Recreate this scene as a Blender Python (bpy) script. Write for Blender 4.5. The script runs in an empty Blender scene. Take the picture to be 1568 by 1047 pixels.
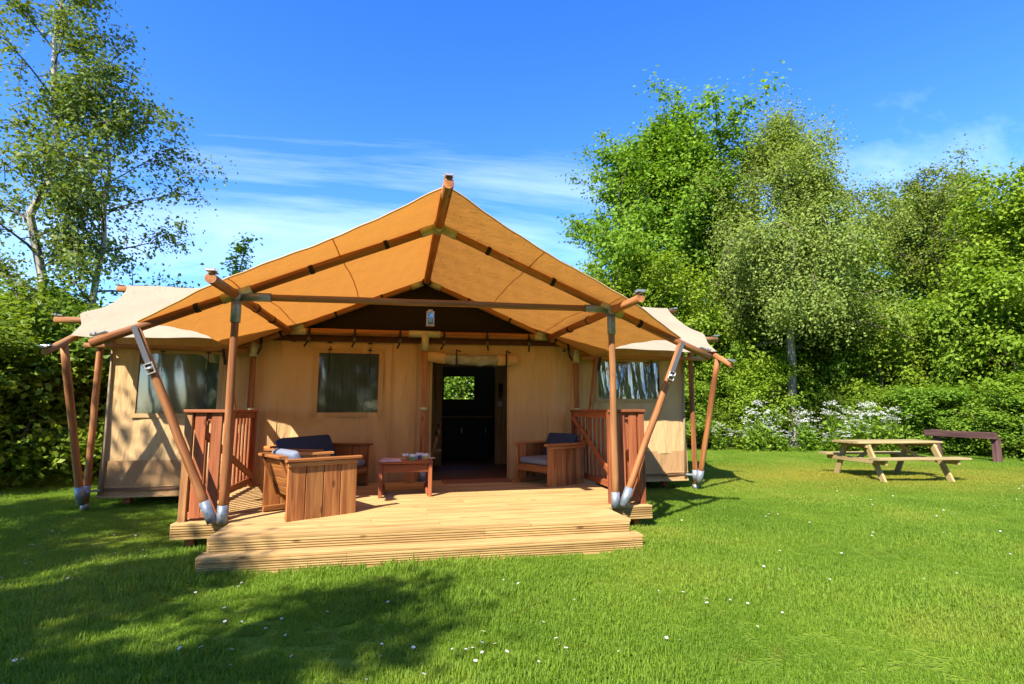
import bpy, math, random
import numpy as np
from mathutils import Vector, Matrix

# ------------------------------------------------------------------ camera
scene = bpy.context.scene
R2 = ((0.978056696, -0.208338907, 0.0),
      (-0.0262469613, -0.123217582, 0.992032522),
      (0.206678971, 0.970264050, 0.125982044))     # rows: camera right, up, forward in scene axes
cam_data = bpy.data.cameras.new('camera')
cam_data.sensor_width = 36.0
cam_data.lens = 815.0 / 1568.0 * 36.0
cam_data.clip_start = 0.05
cam_data.clip_end = 2000.0
cam = bpy.data.objects.new('camera', cam_data)
scene.collection.objects.link(cam)
m = Matrix.Identity(4)
for i in range(3):
    m[i][0] = R2[0][i]; m[i][1] = R2[1][i]; m[i][2] = -R2[2][i]
m[2][3] = 1.375
cam.matrix_world = m
scene.camera = cam

# ------------------------------------------------------------------ sky and sun
SUN = Vector((-0.70, -0.80, 1.0)).normalized()
sun_el = math.asin(SUN.z)
sun_rot = math.atan2(SUN.x, SUN.y)
world = bpy.data.worlds.new('World')
scene.world = world
world.use_nodes = True
wn = world.node_tree.nodes; wl = world.node_tree.links
wn.clear()
w_out = wn.new('ShaderNodeOutputWorld')
w_bg = wn.new('ShaderNodeBackground'); w_bg.inputs['Strength'].default_value = 0.14
w_sky = wn.new('ShaderNodeTexSky'); w_sky.sky_type = 'NISHITA'
w_sky.sun_disc = False
w_sky.sun_elevation = sun_el
w_sky.sun_rotation = sun_rot
w_sky.air_density = 1.0; w_sky.dust_density = 0.1; w_sky.ozone_density = 4.0
w_hs = wn.new('ShaderNodeHueSaturation'); w_hs.inputs['Saturation'].default_value = 1.3
w_hs.inputs['Value'].default_value = 0.97; w_hs.inputs['Hue'].default_value = 0.516
wl.new(w_sky.outputs[0], w_hs.inputs['Color'])
# thin high cirrus: a noise sheet on a plane overhead
w_tc = wn.new('ShaderNodeTexCoord')
w_sep = wn.new('ShaderNodeSeparateXYZ'); wl.new(w_tc.outputs['Generated'], w_sep.inputs[0])
w_add = wn.new('ShaderNodeMath'); w_add.operation = 'ADD'; w_add.inputs[1].default_value = 0.12
w_abs = wn.new('ShaderNodeMath'); w_abs.operation = 'MAXIMUM'; w_abs.inputs[1].default_value = 0.0
wl.new(w_sep.outputs['Z'], w_abs.inputs[0]); wl.new(w_abs.outputs[0], w_add.inputs[0])
w_dx = wn.new('ShaderNodeMath'); w_dx.operation = 'DIVIDE'
w_dy = wn.new('ShaderNodeMath'); w_dy.operation = 'DIVIDE'
wl.new(w_sep.outputs['X'], w_dx.inputs[0]); wl.new(w_add.outputs[0], w_dx.inputs[1])
wl.new(w_sep.outputs['Y'], w_dy.inputs[0]); wl.new(w_add.outputs[0], w_dy.inputs[1])
w_cmb = wn.new('ShaderNodeCombineXYZ')
wl.new(w_dx.outputs[0], w_cmb.inputs[0]); wl.new(w_dy.outputs[0], w_cmb.inputs[1])
w_map = wn.new('ShaderNodeMapping')
w_map.inputs['Rotation'].default_value = (0, 0, math.radians(-38))
w_map.inputs['Scale'].default_value = (0.42, 1.15, 1)
w_map.inputs['Location'].default_value = (7.8, -2.0, 0)
wl.new(w_cmb.outputs[0], w_map.inputs[0])
w_n1 = wn.new('ShaderNodeTexNoise'); w_n1.inputs['Scale'].default_value = 0.9
w_n1.inputs['Detail'].default_value = 9; w_n1.inputs['Roughness'].default_value = 0.62; w_n1.inputs['Distortion'].default_value = 0.5
wl.new(w_map.outputs[0], w_n1.inputs['Vector'])
w_ramp = wn.new('ShaderNodeValToRGB')
w_ramp.color_ramp.elements[0].position = 0.50; w_ramp.color_ramp.elements[0].color = (0, 0, 0, 1)
w_ramp.color_ramp.elements[1].position = 0.88; w_ramp.color_ramp.elements[1].color = (0.32, 0.32, 0.32, 1)
wl.new(w_n1.outputs['Fac'], w_ramp.inputs[0])
w_mix = wn.new('ShaderNodeMixRGB'); w_mix.inputs['Color2'].default_value = (9.0, 9.6, 10.5, 1)
wl.new(w_ramp.outputs['Color'], w_mix.inputs['Fac']); wl.new(w_hs.outputs[0], w_mix.inputs['Color1'])
wl.new(w_mix.outputs[0], w_bg.inputs['Color']); wl.new(w_bg.outputs[0], w_out.inputs['Surface'])

sun_data = bpy.data.lights.new('sun', 'SUN')
sun_data.energy = 4.0
sun_data.angle = math.radians(0.55)
sun_data.color = (1.0, 0.93, 0.82)
sun_ob = bpy.data.objects.new('sun', sun_data)
scene.collection.objects.link(sun_ob)
sun_ob.rotation_euler = SUN.to_track_quat('Z', 'Y').to_euler()
sun_ob.location = (-20, -22, 30)

scene.view_settings.view_transform = 'Standard'
scene.view_settings.look = 'None'
scene.view_settings.exposure = 1.55
scene.view_settings.gamma = 1.0
scene.view_settings.use_curve_mapping = False
scene.cycles.use_denoising = True
scene.cycles.max_bounces = 8
scene.cycles.transparent_max_bounces = 8
scene.cycles.caustics_reflective = False
scene.cycles.caustics_refractive = False

rng = random.Random(7)
COL = scene.collection

# ------------------------------------------------------------------ materials
def new_mat(name):
    mt = bpy.data.materials.new(name); mt.use_nodes = True
    nt = mt.node_tree
    return mt, nt, nt.nodes, nt.links, nt.nodes['Principled BSDF']

def ramp(nodes, stops):
    r = nodes.new('ShaderNodeValToRGB')
    e = r.color_ramp.elements
    while len(e) < len(stops): e.new(0.5)
    for k, (p, c) in enumerate(stops):
        e[k].position = p; e[k].color = (c[0], c[1], c[2], 1)
    return r

def wood(name, light, mid, dark, rough=0.65, knots=True, vary=0.35, spec=0.25):
    mt, nt, n, l, b = new_mat(name)
    at = n.new('ShaderNodeAttribute'); at.attribute_name = 'gc'
    oi = n.new('ShaderNodeObjectInfo')
    mp = n.new('ShaderNodeMapping'); mp.inputs['Scale'].default_value = (14, 14, 0.9)
    l.new(at.outputs['Vector'], mp.inputs[0])
    n1 = n.new('ShaderNodeTexNoise'); n1.noise_dimensions = '4D'
    n1.inputs['Scale'].default_value = 1.0; n1.inputs['Detail'].default_value = 4; n1.inputs['Distortion'].default_value = 0.8
    l.new(mp.outputs[0], n1.inputs['Vector'])
    mw = n.new('ShaderNodeMath'); mw.operation = 'MULTIPLY'; mw.inputs[1].default_value = 37.0
    l.new(oi.outputs['Random'], mw.inputs[0]); l.new(mw.outputs[0], n1.inputs['W'])
    r1 = ramp(n, [(0.30, dark), (0.5, mid), (0.72, light)])
    l.new(n1.outputs['Fac'], r1.inputs[0])
    mp2 = n.new('ShaderNodeMapping'); mp2.inputs['Scale'].default_value = (110, 110, 3.0)
    l.new(at.outputs['Vector'], mp2.inputs[0])
    n2 = n.new('ShaderNodeTexNoise'); n2.inputs['Scale'].default_value = 1.0; n2.inputs['Detail'].default_value = 3
    l.new(mp2.outputs[0], n2.inputs['Vector'])
    mx = n.new('ShaderNodeMixRGB'); mx.blend_type = 'MULTIPLY'; mx.inputs['Fac'].default_value = 0.55
    r2 = ramp(n, [(0.3, (0.55, 0.5, 0.45)), (0.62, (1.12, 1.12, 1.12))])
    l.new(n2.outputs['Fac'], r2.inputs[0])
    l.new(r1.outputs[0], mx.inputs['Color1']); l.new(r2.outputs[0], mx.inputs['Color2'])
    last = mx.outputs[0]
    if knots:
        mp3 = n.new('ShaderNodeMapping'); mp3.inputs['Scale'].default_value = (9, 9, 3.6)
        l.new(at.outputs['Vector'], mp3.inputs[0])
        v = n.new('ShaderNodeTexVoronoi'); v.voronoi_dimensions = '4D'; v.inputs['Scale'].default_value = 1.0
        l.new(mp3.outputs[0], v.inputs['Vector']); l.new(mw.outputs[0], v.inputs['W'])
        r3 = ramp(n, [(0.10, (0.32, 0.25, 0.2)), (0.2, (1, 1, 1))])
        l.new(v.outputs['Distance'], r3.inputs[0])
        m3 = n.new('ShaderNodeMixRGB'); m3.blend_type = 'MULTIPLY'; m3.inputs['Fac'].default_value = 0.85
        l.new(last, m3.inputs['Color1']); l.new(r3.outputs[0], m3.inputs['Color2']); last = m3.outputs[0]
    hv = n.new('ShaderNodeHueSaturation')
    mr = n.new('ShaderNodeMapRange'); mr.inputs['To Min'].default_value = 1 - vary; mr.inputs['To Max'].default_value = 1 + vary * 0.6
    l.new(oi.outputs['Random'], mr.inputs['Value']); l.new(mr.outputs[0], hv.inputs['Value']); l.new(last, hv.inputs['Color'])
    l.new(hv.outputs[0], b.inputs['Base Color'])
    b.inputs['Roughness'].default_value = rough
    b.inputs['Specular IOR Level'].default_value = spec
    bp = n.new('ShaderNodeBump'); bp.inputs['Strength'].default_value = 0.35; bp.inputs['Distance'].default_value = 0.004
    l.new(n2.outputs['Fac'], bp.inputs['Height']); l.new(bp.outputs[0], b.inputs['Normal'])
    return mt

def plain(name, col, rough=0.6, metal=0.0, noise=0.0, scale=20.0, bump=0.0, spec=0.3):
    mt, nt, n, l, b = new_mat(name)
    b.inputs['Roughness'].default_value = rough; b.inputs['Metallic'].default_value = metal
    b.inputs['Specular IOR Level'].default_value = spec
    tc = n.new('ShaderNodeTexCoord')
    nz = n.new('ShaderNodeTexNoise'); nz.inputs['Scale'].default_value = scale; nz.inputs['Detail'].default_value = 4
    l.new(tc.outputs['Object'], nz.inputs['Vector'])
    lo = tuple(c * (1 - noise) for c in col); hi = tuple(min(1, c * (1 + noise)) for c in col)
    r = ramp(n, [(0.3, lo), (0.7, hi)])
    l.new(nz.outputs['Fac'], r.inputs[0]); l.new(r.outputs[0], b.inputs['Base Color'])
    if bump:
        bp = n.new('ShaderNodeBump'); bp.inputs['Strength'].default_value = bump; bp.inputs['Distance'].default_value = 0.01
        l.new(nz.outputs['Fac'], bp.inputs['Height']); l.new(bp.outputs[0], b.inputs['Normal'])
    return mt

def canvas(name, col, trans, fac, wrinkle=0.25):
    mt, nt, n, l, b = new_mat(name)
    out = n['Material Output']
    tc = n.new('ShaderNodeTexCoord')
    n1 = n.new('ShaderNodeTexNoise'); n1.inputs['Scale'].default_value = 1.3; n1.inputs['Detail'].default_value = 5
    l.new(tc.outputs['Object'], n1.inputs['Vector'])
    r1 = ramp(n, [(0.3, tuple(c * 0.88 for c in col)), (0.7, col)])
    l.new(n1.outputs['Fac'], r1.inputs[0]); l.new(r1.outputs[0], b.inputs['Base Color'])
    b.inputs['Roughness'].default_value = 0.85; b.inputs['Specular IOR Level'].default_value = 0.15
    mp = n.new('ShaderNodeMapping'); mp.inputs['Scale'].default_value = (7, 7, 1.6)
    mp.inputs['Rotation'].default_value = (0.1, 0.25, 0)
    l.new(tc.outputs['Object'], mp.inputs[0])
    n2 = n.new('ShaderNodeTexNoise'); n2.inputs['Scale'].default_value = 1; n2.inputs['Detail'].default_value = 3; n2.inputs['Distortion'].default_value = 1.2
    l.new(mp.outputs[0], n2.inputs['Vector'])
    n3 = n.new('ShaderNodeTexNoise'); n3.inputs['Scale'].default_value = 260; n3.inputs['Detail'].default_value = 1
    l.new(tc.outputs['Object'], n3.inputs['Vector'])
    ad = n.new('ShaderNodeMath'); ad.operation = 'MULTIPLY_ADD'; ad.inputs[1].default_value = 0.05
    l.new(n3.outputs['Fac'], ad.inputs[0]); l.new(n2.outputs['Fac'], ad.inputs[2])
    bp = n.new('ShaderNodeBump'); bp.inputs['Strength'].default_value = wrinkle; bp.inputs['Distance'].default_value = 0.06
    l.new(ad.outputs[0], bp.inputs['Height']); l.new(bp.outputs[0], b.inputs['Normal'])
    tr = n.new('ShaderNodeBsdfTranslucent'); tr.inputs['Color'].default_value = (*trans, 1)
    l.new(bp.outputs[0], tr.inputs['Normal'])
    mx = n.new('ShaderNodeMixShader'); mx.inputs['Fac'].default_value = fac
    l.new(b.outputs[0], mx.inputs[1]); l.new(tr.outputs[0], mx.inputs[2]); l.new(mx.outputs[0], out.inputs['Surface'])
    return mt

def leafmat(name, c0, c1, c2, trans=0.4, rough=0.45, spec=0.35):
    mt, nt, n, l, b = new_mat(name)
    out = n['Material Output']
    at = n.new('ShaderNodeAttribute'); at.attribute_name = 'tint'
    oi = n.new('ShaderNodeObjectInfo')
    r = ramp(n, [(0.0, c0), (0.5, c1), (1.0, c2)])
    l.new(at.outputs['Fac'], r.inputs[0])
    hv = n.new('ShaderNodeHueSaturation')
    mr = n.new('ShaderNodeMapRange'); mr.inputs['To Min'].default_value = 0.488; mr.inputs['To Max'].default_value = 0.504
    l.new(oi.outputs['Random'], mr.inputs['Value']); l.new(mr.outputs[0], hv.inputs['Hue']); l.new(r.outputs[0], hv.inputs['Color'])
    l.new(hv.outputs[0], b.inputs['Base Color'])
    b.inputs['Roughness'].default_value = rough; b.inputs['Specular IOR Level'].default_value = spec
    tr = n.new('ShaderNodeBsdfTranslucent')
    br = n.new('ShaderNodeMixRGB'); br.blend_type = 'MULTIPLY'; br.inputs['Fac'].default_value = 1.0
    br.inputs['Color2'].default_value = (1.5, 1.45, 0.6, 1)
    l.new(hv.outputs[0], br.inputs['Color1']); l.new(br.outputs[0], tr.inputs['Color'])
    mx = n.new('ShaderNodeMixShader'); mx.inputs['Fac'].default_value = trans
    l.new(b.outputs[0], mx.inputs[1]); l.new(tr.outputs[0], mx.inputs[2]); l.new(mx.outputs[0], out.inputs['Surface'])
    return mt

def clear_film(name, tint, wr, refl=0.5, scale=9.0, haze=0.0):
    # clear plastic sheeting: see-through with rippled reflections
    mt, nt, n, l, b = new_mat(name)
    out = n['Material Output']; n.remove(b)
    tc = n.new('ShaderNodeTexCoord')
    mp = n.new('ShaderNodeMapping'); mp.inputs['Scale'].default_value = (scale, scale, scale * 0.22)
    l.new(tc.outputs['Object'], mp.inputs[0])
    nz = n.new('ShaderNodeTexNoise'); nz.inputs['Scale'].default_value = 1.0; nz.inputs['Detail'].default_value = 2; nz.inputs['Distortion'].default_value = 0.6
    l.new(mp.outputs[0], nz.inputs['Vector'])
    bp = n.new('ShaderNodeBump'); bp.inputs['Strength'].default_value = wr; bp.inputs['Distance'].default_value = 0.05
    l.new(nz.outputs['Fac'], bp.inputs['Height'])
    g = n.new('ShaderNodeBsdfGlossy'); g.inputs['Roughness'].default_value = 0.06; g.inputs['Color'].default_value = (0.95, 0.97, 1, 1)
    l.new(bp.outputs[0], g.inputs['Normal'])
    t = n.new('ShaderNodeBsdfTransparent'); t.inputs['Color'].default_value = (*tint, 1)
    fr = n.new('ShaderNodeFresnel'); fr.inputs['IOR'].default_value = 1.45; l.new(bp.outputs[0], fr.inputs['Normal'])
    ad = n.new('ShaderNodeMath'); ad.operation = 'ADD'; ad.inputs[1].default_value = refl; ad.use_clamp = True
    l.new(fr.outputs[0], ad.inputs[0])
    mx = n.new('ShaderNodeMixShader'); l.new(ad.outputs[0], mx.inputs['Fac'])
    l.new(t.outputs[0], mx.inputs[1]); l.new(g.outputs[0], mx.inputs[2])
    df = n.new('ShaderNodeBsdfDiffuse'); df.inputs['Color'].default_value = (0.42, 0.46, 0.46, 1)
    m2 = n.new('ShaderNodeMixShader'); m2.inputs['Fac'].default_value = haze
    l.new(mx.outputs[0], m2.inputs[1]); l.new(df.outputs[0], m2.inputs[2]); l.new(m2.outputs[0], out.inputs['Surface'])
    return mt

M = {}
M['pole'] = wood('pole_wood', (0.47, 0.215, 0.080), (0.36, 0.14, 0.046), (0.17, 0.055, 0.019), 0.6, True, 0.28)
M['beam'] = wood('beam_wood', (0.47, 0.245, 0.095), (0.39, 0.18, 0.066), (0.26, 0.11, 0.04), 0.6, True, 0.2)
M['rail'] = wood('railing_wood', (0.43, 0.15, 0.06), (0.34, 0.105, 0.040), (0.21, 0.06, 0.023), 0.6, True, 0.2)
M['deck'] = wood('deck_wood', (0.56, 0.37, 0.15), (0.47, 0.30, 0.115), (0.31, 0.18, 0.06), 0.6, True, 0.13)
M['chair'] = wood('chair_wood', (0.52, 0.235, 0.07), (0.40, 0.15, 0.042), (0.17, 0.052, 0.016), 0.55, True, 0.38)
M['picnic'] = wood('picnic_wood', (0.46, 0.36, 0.17), (0.38, 0.285, 0.12), (0.27, 0.19, 0.08), 0.7, True, 0.15)
M['fence'] = wood('fence_wood', (0.16, 0.085, 0.075), (0.12, 0.06, 0.055), (0.06, 0.03, 0.028), 0.7, False, 0.2)
M['inner'] = wood('inner_wood', (0.46, 0.28, 0.12), (0.36, 0.21, 0.085), (0.20, 0.11, 0.045), 0.6, True, 0.2)
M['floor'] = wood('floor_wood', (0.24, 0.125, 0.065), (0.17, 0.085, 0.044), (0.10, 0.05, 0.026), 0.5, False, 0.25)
M['bark'] = wood('bark', (0.20, 0.16, 0.12), (0.13, 0.10, 0.075), (0.06, 0.045, 0.035), 0.9, False, 0.1)
M['birch'] = wood('birch_bark', (0.50, 0.46, 0.40), (0.32, 0.28, 0.23), (0.05, 0.04, 0.035), 0.8, False, 0.1)
M['zinc'] = plain('galvanised_steel', (0.27, 0.31, 0.35), 0.5, 0.5, 0.14, 30, 0.05)
M['zinc_in'] = plain('zinc_fitting', (0.46, 0.47, 0.32), 0.5, 0.35, 0.12, 30, 0.05)
M['black'] = plain('black_webbing', (0.012, 0.012, 0.014), 0.7, 0, 0.2, 90, 0.1)
M['web'] = plain('grey_webbing', (0.09, 0.09, 0.10), 0.75, 0, 0.2, 90, 0.1)
M['buckle'] = plain('metal_buckle', (0.55, 0.53, 0.48), 0.35, 0.8, 0.15, 60)
M['roof'] = canvas('roof_canvas', (0.60, 0.43, 0.24), (0.88, 0.335, 0.055), 0.27, 0.3)
M['wing'] = canvas('wing_canvas', (0.38, 0.31, 0.205), (0.75, 0.42, 0.14), 0.10, 0.3)
M['wall'] = canvas('wall_canvas', (0.60, 0.395, 0.185), (0.45, 0.24, 0.08), 0.05, 0.55)
M['hem'] = canvas('hem_canvas', (0.52, 0.33, 0.145), (0.45, 0.24, 0.08), 0.1, 0.1)
M['skirt'] = canvas('skirt_canvas', (0.47, 0.275, 0.125), (0.42, 0.22, 0.07), 0.1, 0.4)
M['net'] = plain('dark_gauze', (0.016, 0.011, 0.008), 0.9, 0, 0.3, 60)
M['film'] = clear_film('window_film', (0.55, 0.62, 0.58), 0.02, 0.10, 3.0, 0.07)
M['film2'] = clear_film('creased_window_film', (0.5, 0.56, 0.6), 0.4, 0.22, 9.0, 0.12)
M['curtain'] = plain('pale_curtain', (0.42, 0.44, 0.46), 0.9, 0, 0.1, 10)
M['navy'] = plain('navy_fabric', (0.022, 0.038, 0.085), 0.85, 0, 0.25, 120, 0.15)
M['greyf'] = plain('grey_fabric', (0.17, 0.20, 0.26), 0.85, 0, 0.2, 120, 0.15)
M['mat'] = plain('coir_mat', (0.26, 0.12, 0.065), 0.95, 0, 0.35, 150, 0.6)
M['glass'] = clear_film('lantern_glass', (0.9, 0.95, 0.95), 0.0, 0.1)
M['candle'] = plain('candle_wax', (0.75, 0.72, 0.62), 0.5)
M['cream'] = plain('white_china', (0.75, 0.75, 0.72), 0.25, 0, 0.04, 8)
M['paper'] = plain('printed_paper', (0.55, 0.58, 0.70), 0.5, 0, 0.5, 14)
M['paper2'] = plain('lilac_paper', (0.62, 0.50, 0.62), 0.5, 0, 0.35, 18)
M['dark'] = plain('dark_paint', (0.022, 0.018, 0.015), 0.6, 0, 0.2)
M['switch'] = plain('switch_plastic', (0.5, 0.5, 0.46), 0.4)
M['stem'] = plain('green_stem', (0.10, 0.17, 0.03), 0.7, 0, 0.2)
M['petal'] = plain('white_petal', (0.62, 0.62, 0.58), 0.7, 0, 0.05)
M['oak'] = leafmat('oak_leaves', (0.085, 0.175, 0.012), (0.150, 0.265, 0.018), (0.225, 0.345, 0.028), 0.36, 0.6, 0.15)
M['blf'] = leafmat('birch_leaves', (0.140, 0.215, 0.040), (0.205, 0.290, 0.058), (0.280, 0.370, 0.085), 0.38, 0.6, 0.15)
M['bdark'] = leafmat('dark_birch_leaves', (0.080, 0.125, 0.022), (0.130, 0.190, 0.032), (0.210, 0.265, 0.048), 0.38, 0.5, 0.25)
M['olive'] = leafmat('olive_leaves', (0.105, 0.155, 0.022), (0.160, 0.215, 0.032), (0.225, 0.280, 0.046), 0.36, 0.6, 0.15)
M['maple'] = leafmat('maple_leaves', (0.115, 0.205, 0.012), (0.180, 0.290, 0.020), (0.260, 0.370, 0.032), 0.38, 0.6, 0.15)
M['shrub'] = leafmat('shrub_leaves', (0.095, 0.185, 0.014), (0.155, 0.270, 0.022), (0.230, 0.350, 0.038), 0.38, 0.6, 0.15)
M['shrubd'] = leafmat('hedge_leaves', (0.085, 0.150, 0.014), (0.135, 0.220, 0.020), (0.220, 0.300, 0.030), 0.36, 0.5, 0.2)

def grass_nodes(n, l, b, fine):
    ge = n.new('ShaderNodeNewGeometry')
    n1 = n.new('ShaderNodeTexNoise'); n1.inputs['Scale'].default_value = 0.55; n1.inputs['Detail'].default_value = 5; n1.inputs['Roughness'].default_value = 0.6
    l.new(ge.outputs['Position'], n1.inputs['Vector'])
    r1 = ramp(n, [(0.34, (0.130, 0.240, 0.018)), (0.52, (0.185, 0.300, 0.026)), (0.70, (0.265, 0.335, 0.042))])
    l.new(n1.outputs['Fac'], r1.inputs[0])
    # worn, yellowed strip of lawn in front of the hedge and round the picnic table
    mp = n.new('ShaderNodeMapping'); mp.vector_type = 'TEXTURE'
    mp.inputs['Location'].default_value = (9.6, 9.6, 0); mp.inputs['Scale'].default_value = (6.5, 2.6, 1); mp.inputs['Rotation'].default_value = (0, 0, -0.25)
    l.new(ge.outputs['Position'], mp.inputs[0])
    ln = n.new('ShaderNodeVectorMath'); ln.operation = 'LENGTH'; l.new(mp.outputs[0], ln.inputs[0])
    n4 = n.new('ShaderNodeTexNoise'); n4.inputs['Scale'].default_value = 0.9; n4.inputs['Detail'].default_value = 5
    l.new(ge.outputs['Position'], n4.inputs['Vector'])
    sm = n.new('ShaderNodeMath'); sm.operation = 'ADD'; l.new(ln.outputs['Value'], sm.inputs[0]); l.new(n4.outputs['Fac'], sm.inputs[1])
    rr = ramp(n, [(0.75, (0.75, 0.75, 0.75)), (1.55, (0, 0, 0))])
    mr = n.new('ShaderNodeMath'); mr.operation = 'MULTIPLY'; mr.inputs[1].default_value = 0.6
    rr.color_ramp.elements[0].position = 0.42; rr.color_ramp.elements[1].position = 0.95
    l.new(sm.outputs[0], mr.inputs[0]); l.new(mr.outputs[0], rr.inputs[0])
    mx = n.new('ShaderNodeMixRGB'); mx.inputs['Color2'].default_value = (0.36, 0.33, 0.045, 1)
    l.new(rr.outputs[0], mx.inputs['Fac']); l.new(r1.outputs[0], mx.inputs['Color1'])
    n2 = n.new('ShaderNodeTexNoise'); n2.inputs['Scale'].default_value = fine; n2.inputs['Detail'].default_value = 3
    l.new(ge.outputs['Position'], n2.inputs['Vector'])
    r2 = ramp(n, [(0.32, (0.62, 0.66, 0.6)), (0.5, (1, 1, 1)), (0.7, (1.45, 1.25, 1.1))])
    l.new(n2.outputs['Fac'], r2.inputs[0])
    m2 = n.new('ShaderNodeMixRGB'); m2.blend_type = 'MULTIPLY'; m2.inputs['Fac'].default_value = 0.8
    l.new(mx.outputs[0], m2.inputs['Color1']); l.new(r2.outputs[0], m2.inputs['Color2'])
    n5 = n.new('ShaderNodeTexNoise'); n5.inputs['Scale'].default_value = 3.4; n5.inputs['Detail'].default_value = 6; n5.inputs['Roughness'].default_value = 0.7
    l.new(ge.outputs['Position'], n5.inputs['Vector'])
    r5 = ramp(n, [(0.58, (0, 0, 0)), (0.80, (0.6, 0.6, 0.6))]); l.new(n5.outputs['Fac'], r5.inputs[0])
    m5 = n.new('ShaderNodeMixRGB'); m5.inputs['Color2'].default_value = (0.235, 0.185, 0.05, 1)
    l.new(r5.outputs[0], m5.inputs['Fac']); l.new(m2.outputs[0], m5.inputs['Color1'])
    return m5.outputs[0], n2.outputs['Fac']

mt, nt, n, l, b = new_mat('lawn_turf')
c, f = grass_nodes(n, l, b, 38.0)
dk = n.new('ShaderNodeMixRGB'); dk.blend_type = 'MULTIPLY'; dk.inputs['Fac'].default_value = 1; dk.inputs['Color2'].default_value = (0.8, 0.75, 0.7, 1)
l.new(c, dk.inputs['Color1']); l.new(dk.outputs[0], b.inputs['Base Color'])
b.inputs['Roughness'].default_value = 0.9; b.inputs['Specular IOR Level'].default_value = 0.1
bp = n.new('ShaderNodeBump'); bp.inputs['Strength'].default_value = 0.9; bp.inputs['Distance'].default_value = 0.05
l.new(f, bp.inputs['Height']); l.new(bp.outputs[0], b.inputs['Normal'])
M['turf'] = mt
mt, nt, n, l, b = new_mat('grass_blade')
c, f = grass_nodes(n, l, b, 60.0)
l.new(c, b.inputs['Base Color']); b.inputs['Roughness'].default_value = 0.55; b.inputs['Specular IOR Level'].default_value = 0.25
tr = n.new('ShaderNodeBsdfTranslucent'); tb = n.new('ShaderNodeMixRGB'); tb.blend_type = 'MULTIPLY'; tb.inputs['Fac'].default_value = 1
tb.inputs['Color2'].default_value = (1.5, 1.4, 0.8, 1); l.new(c, tb.inputs['Color1']); l.new(tb.outputs[0], tr.inputs['Color'])
mx = n.new('ShaderNodeMixShader'); mx.inputs['Fac'].default_value = 0.4
l.new(b.outputs[0], mx.inputs[1]); l.new(tr.outputs[0], mx.inputs[2]); l.new(mx.outputs[0], n['Material Output'].inputs['Surface'])
M['blade'] = mt

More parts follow.
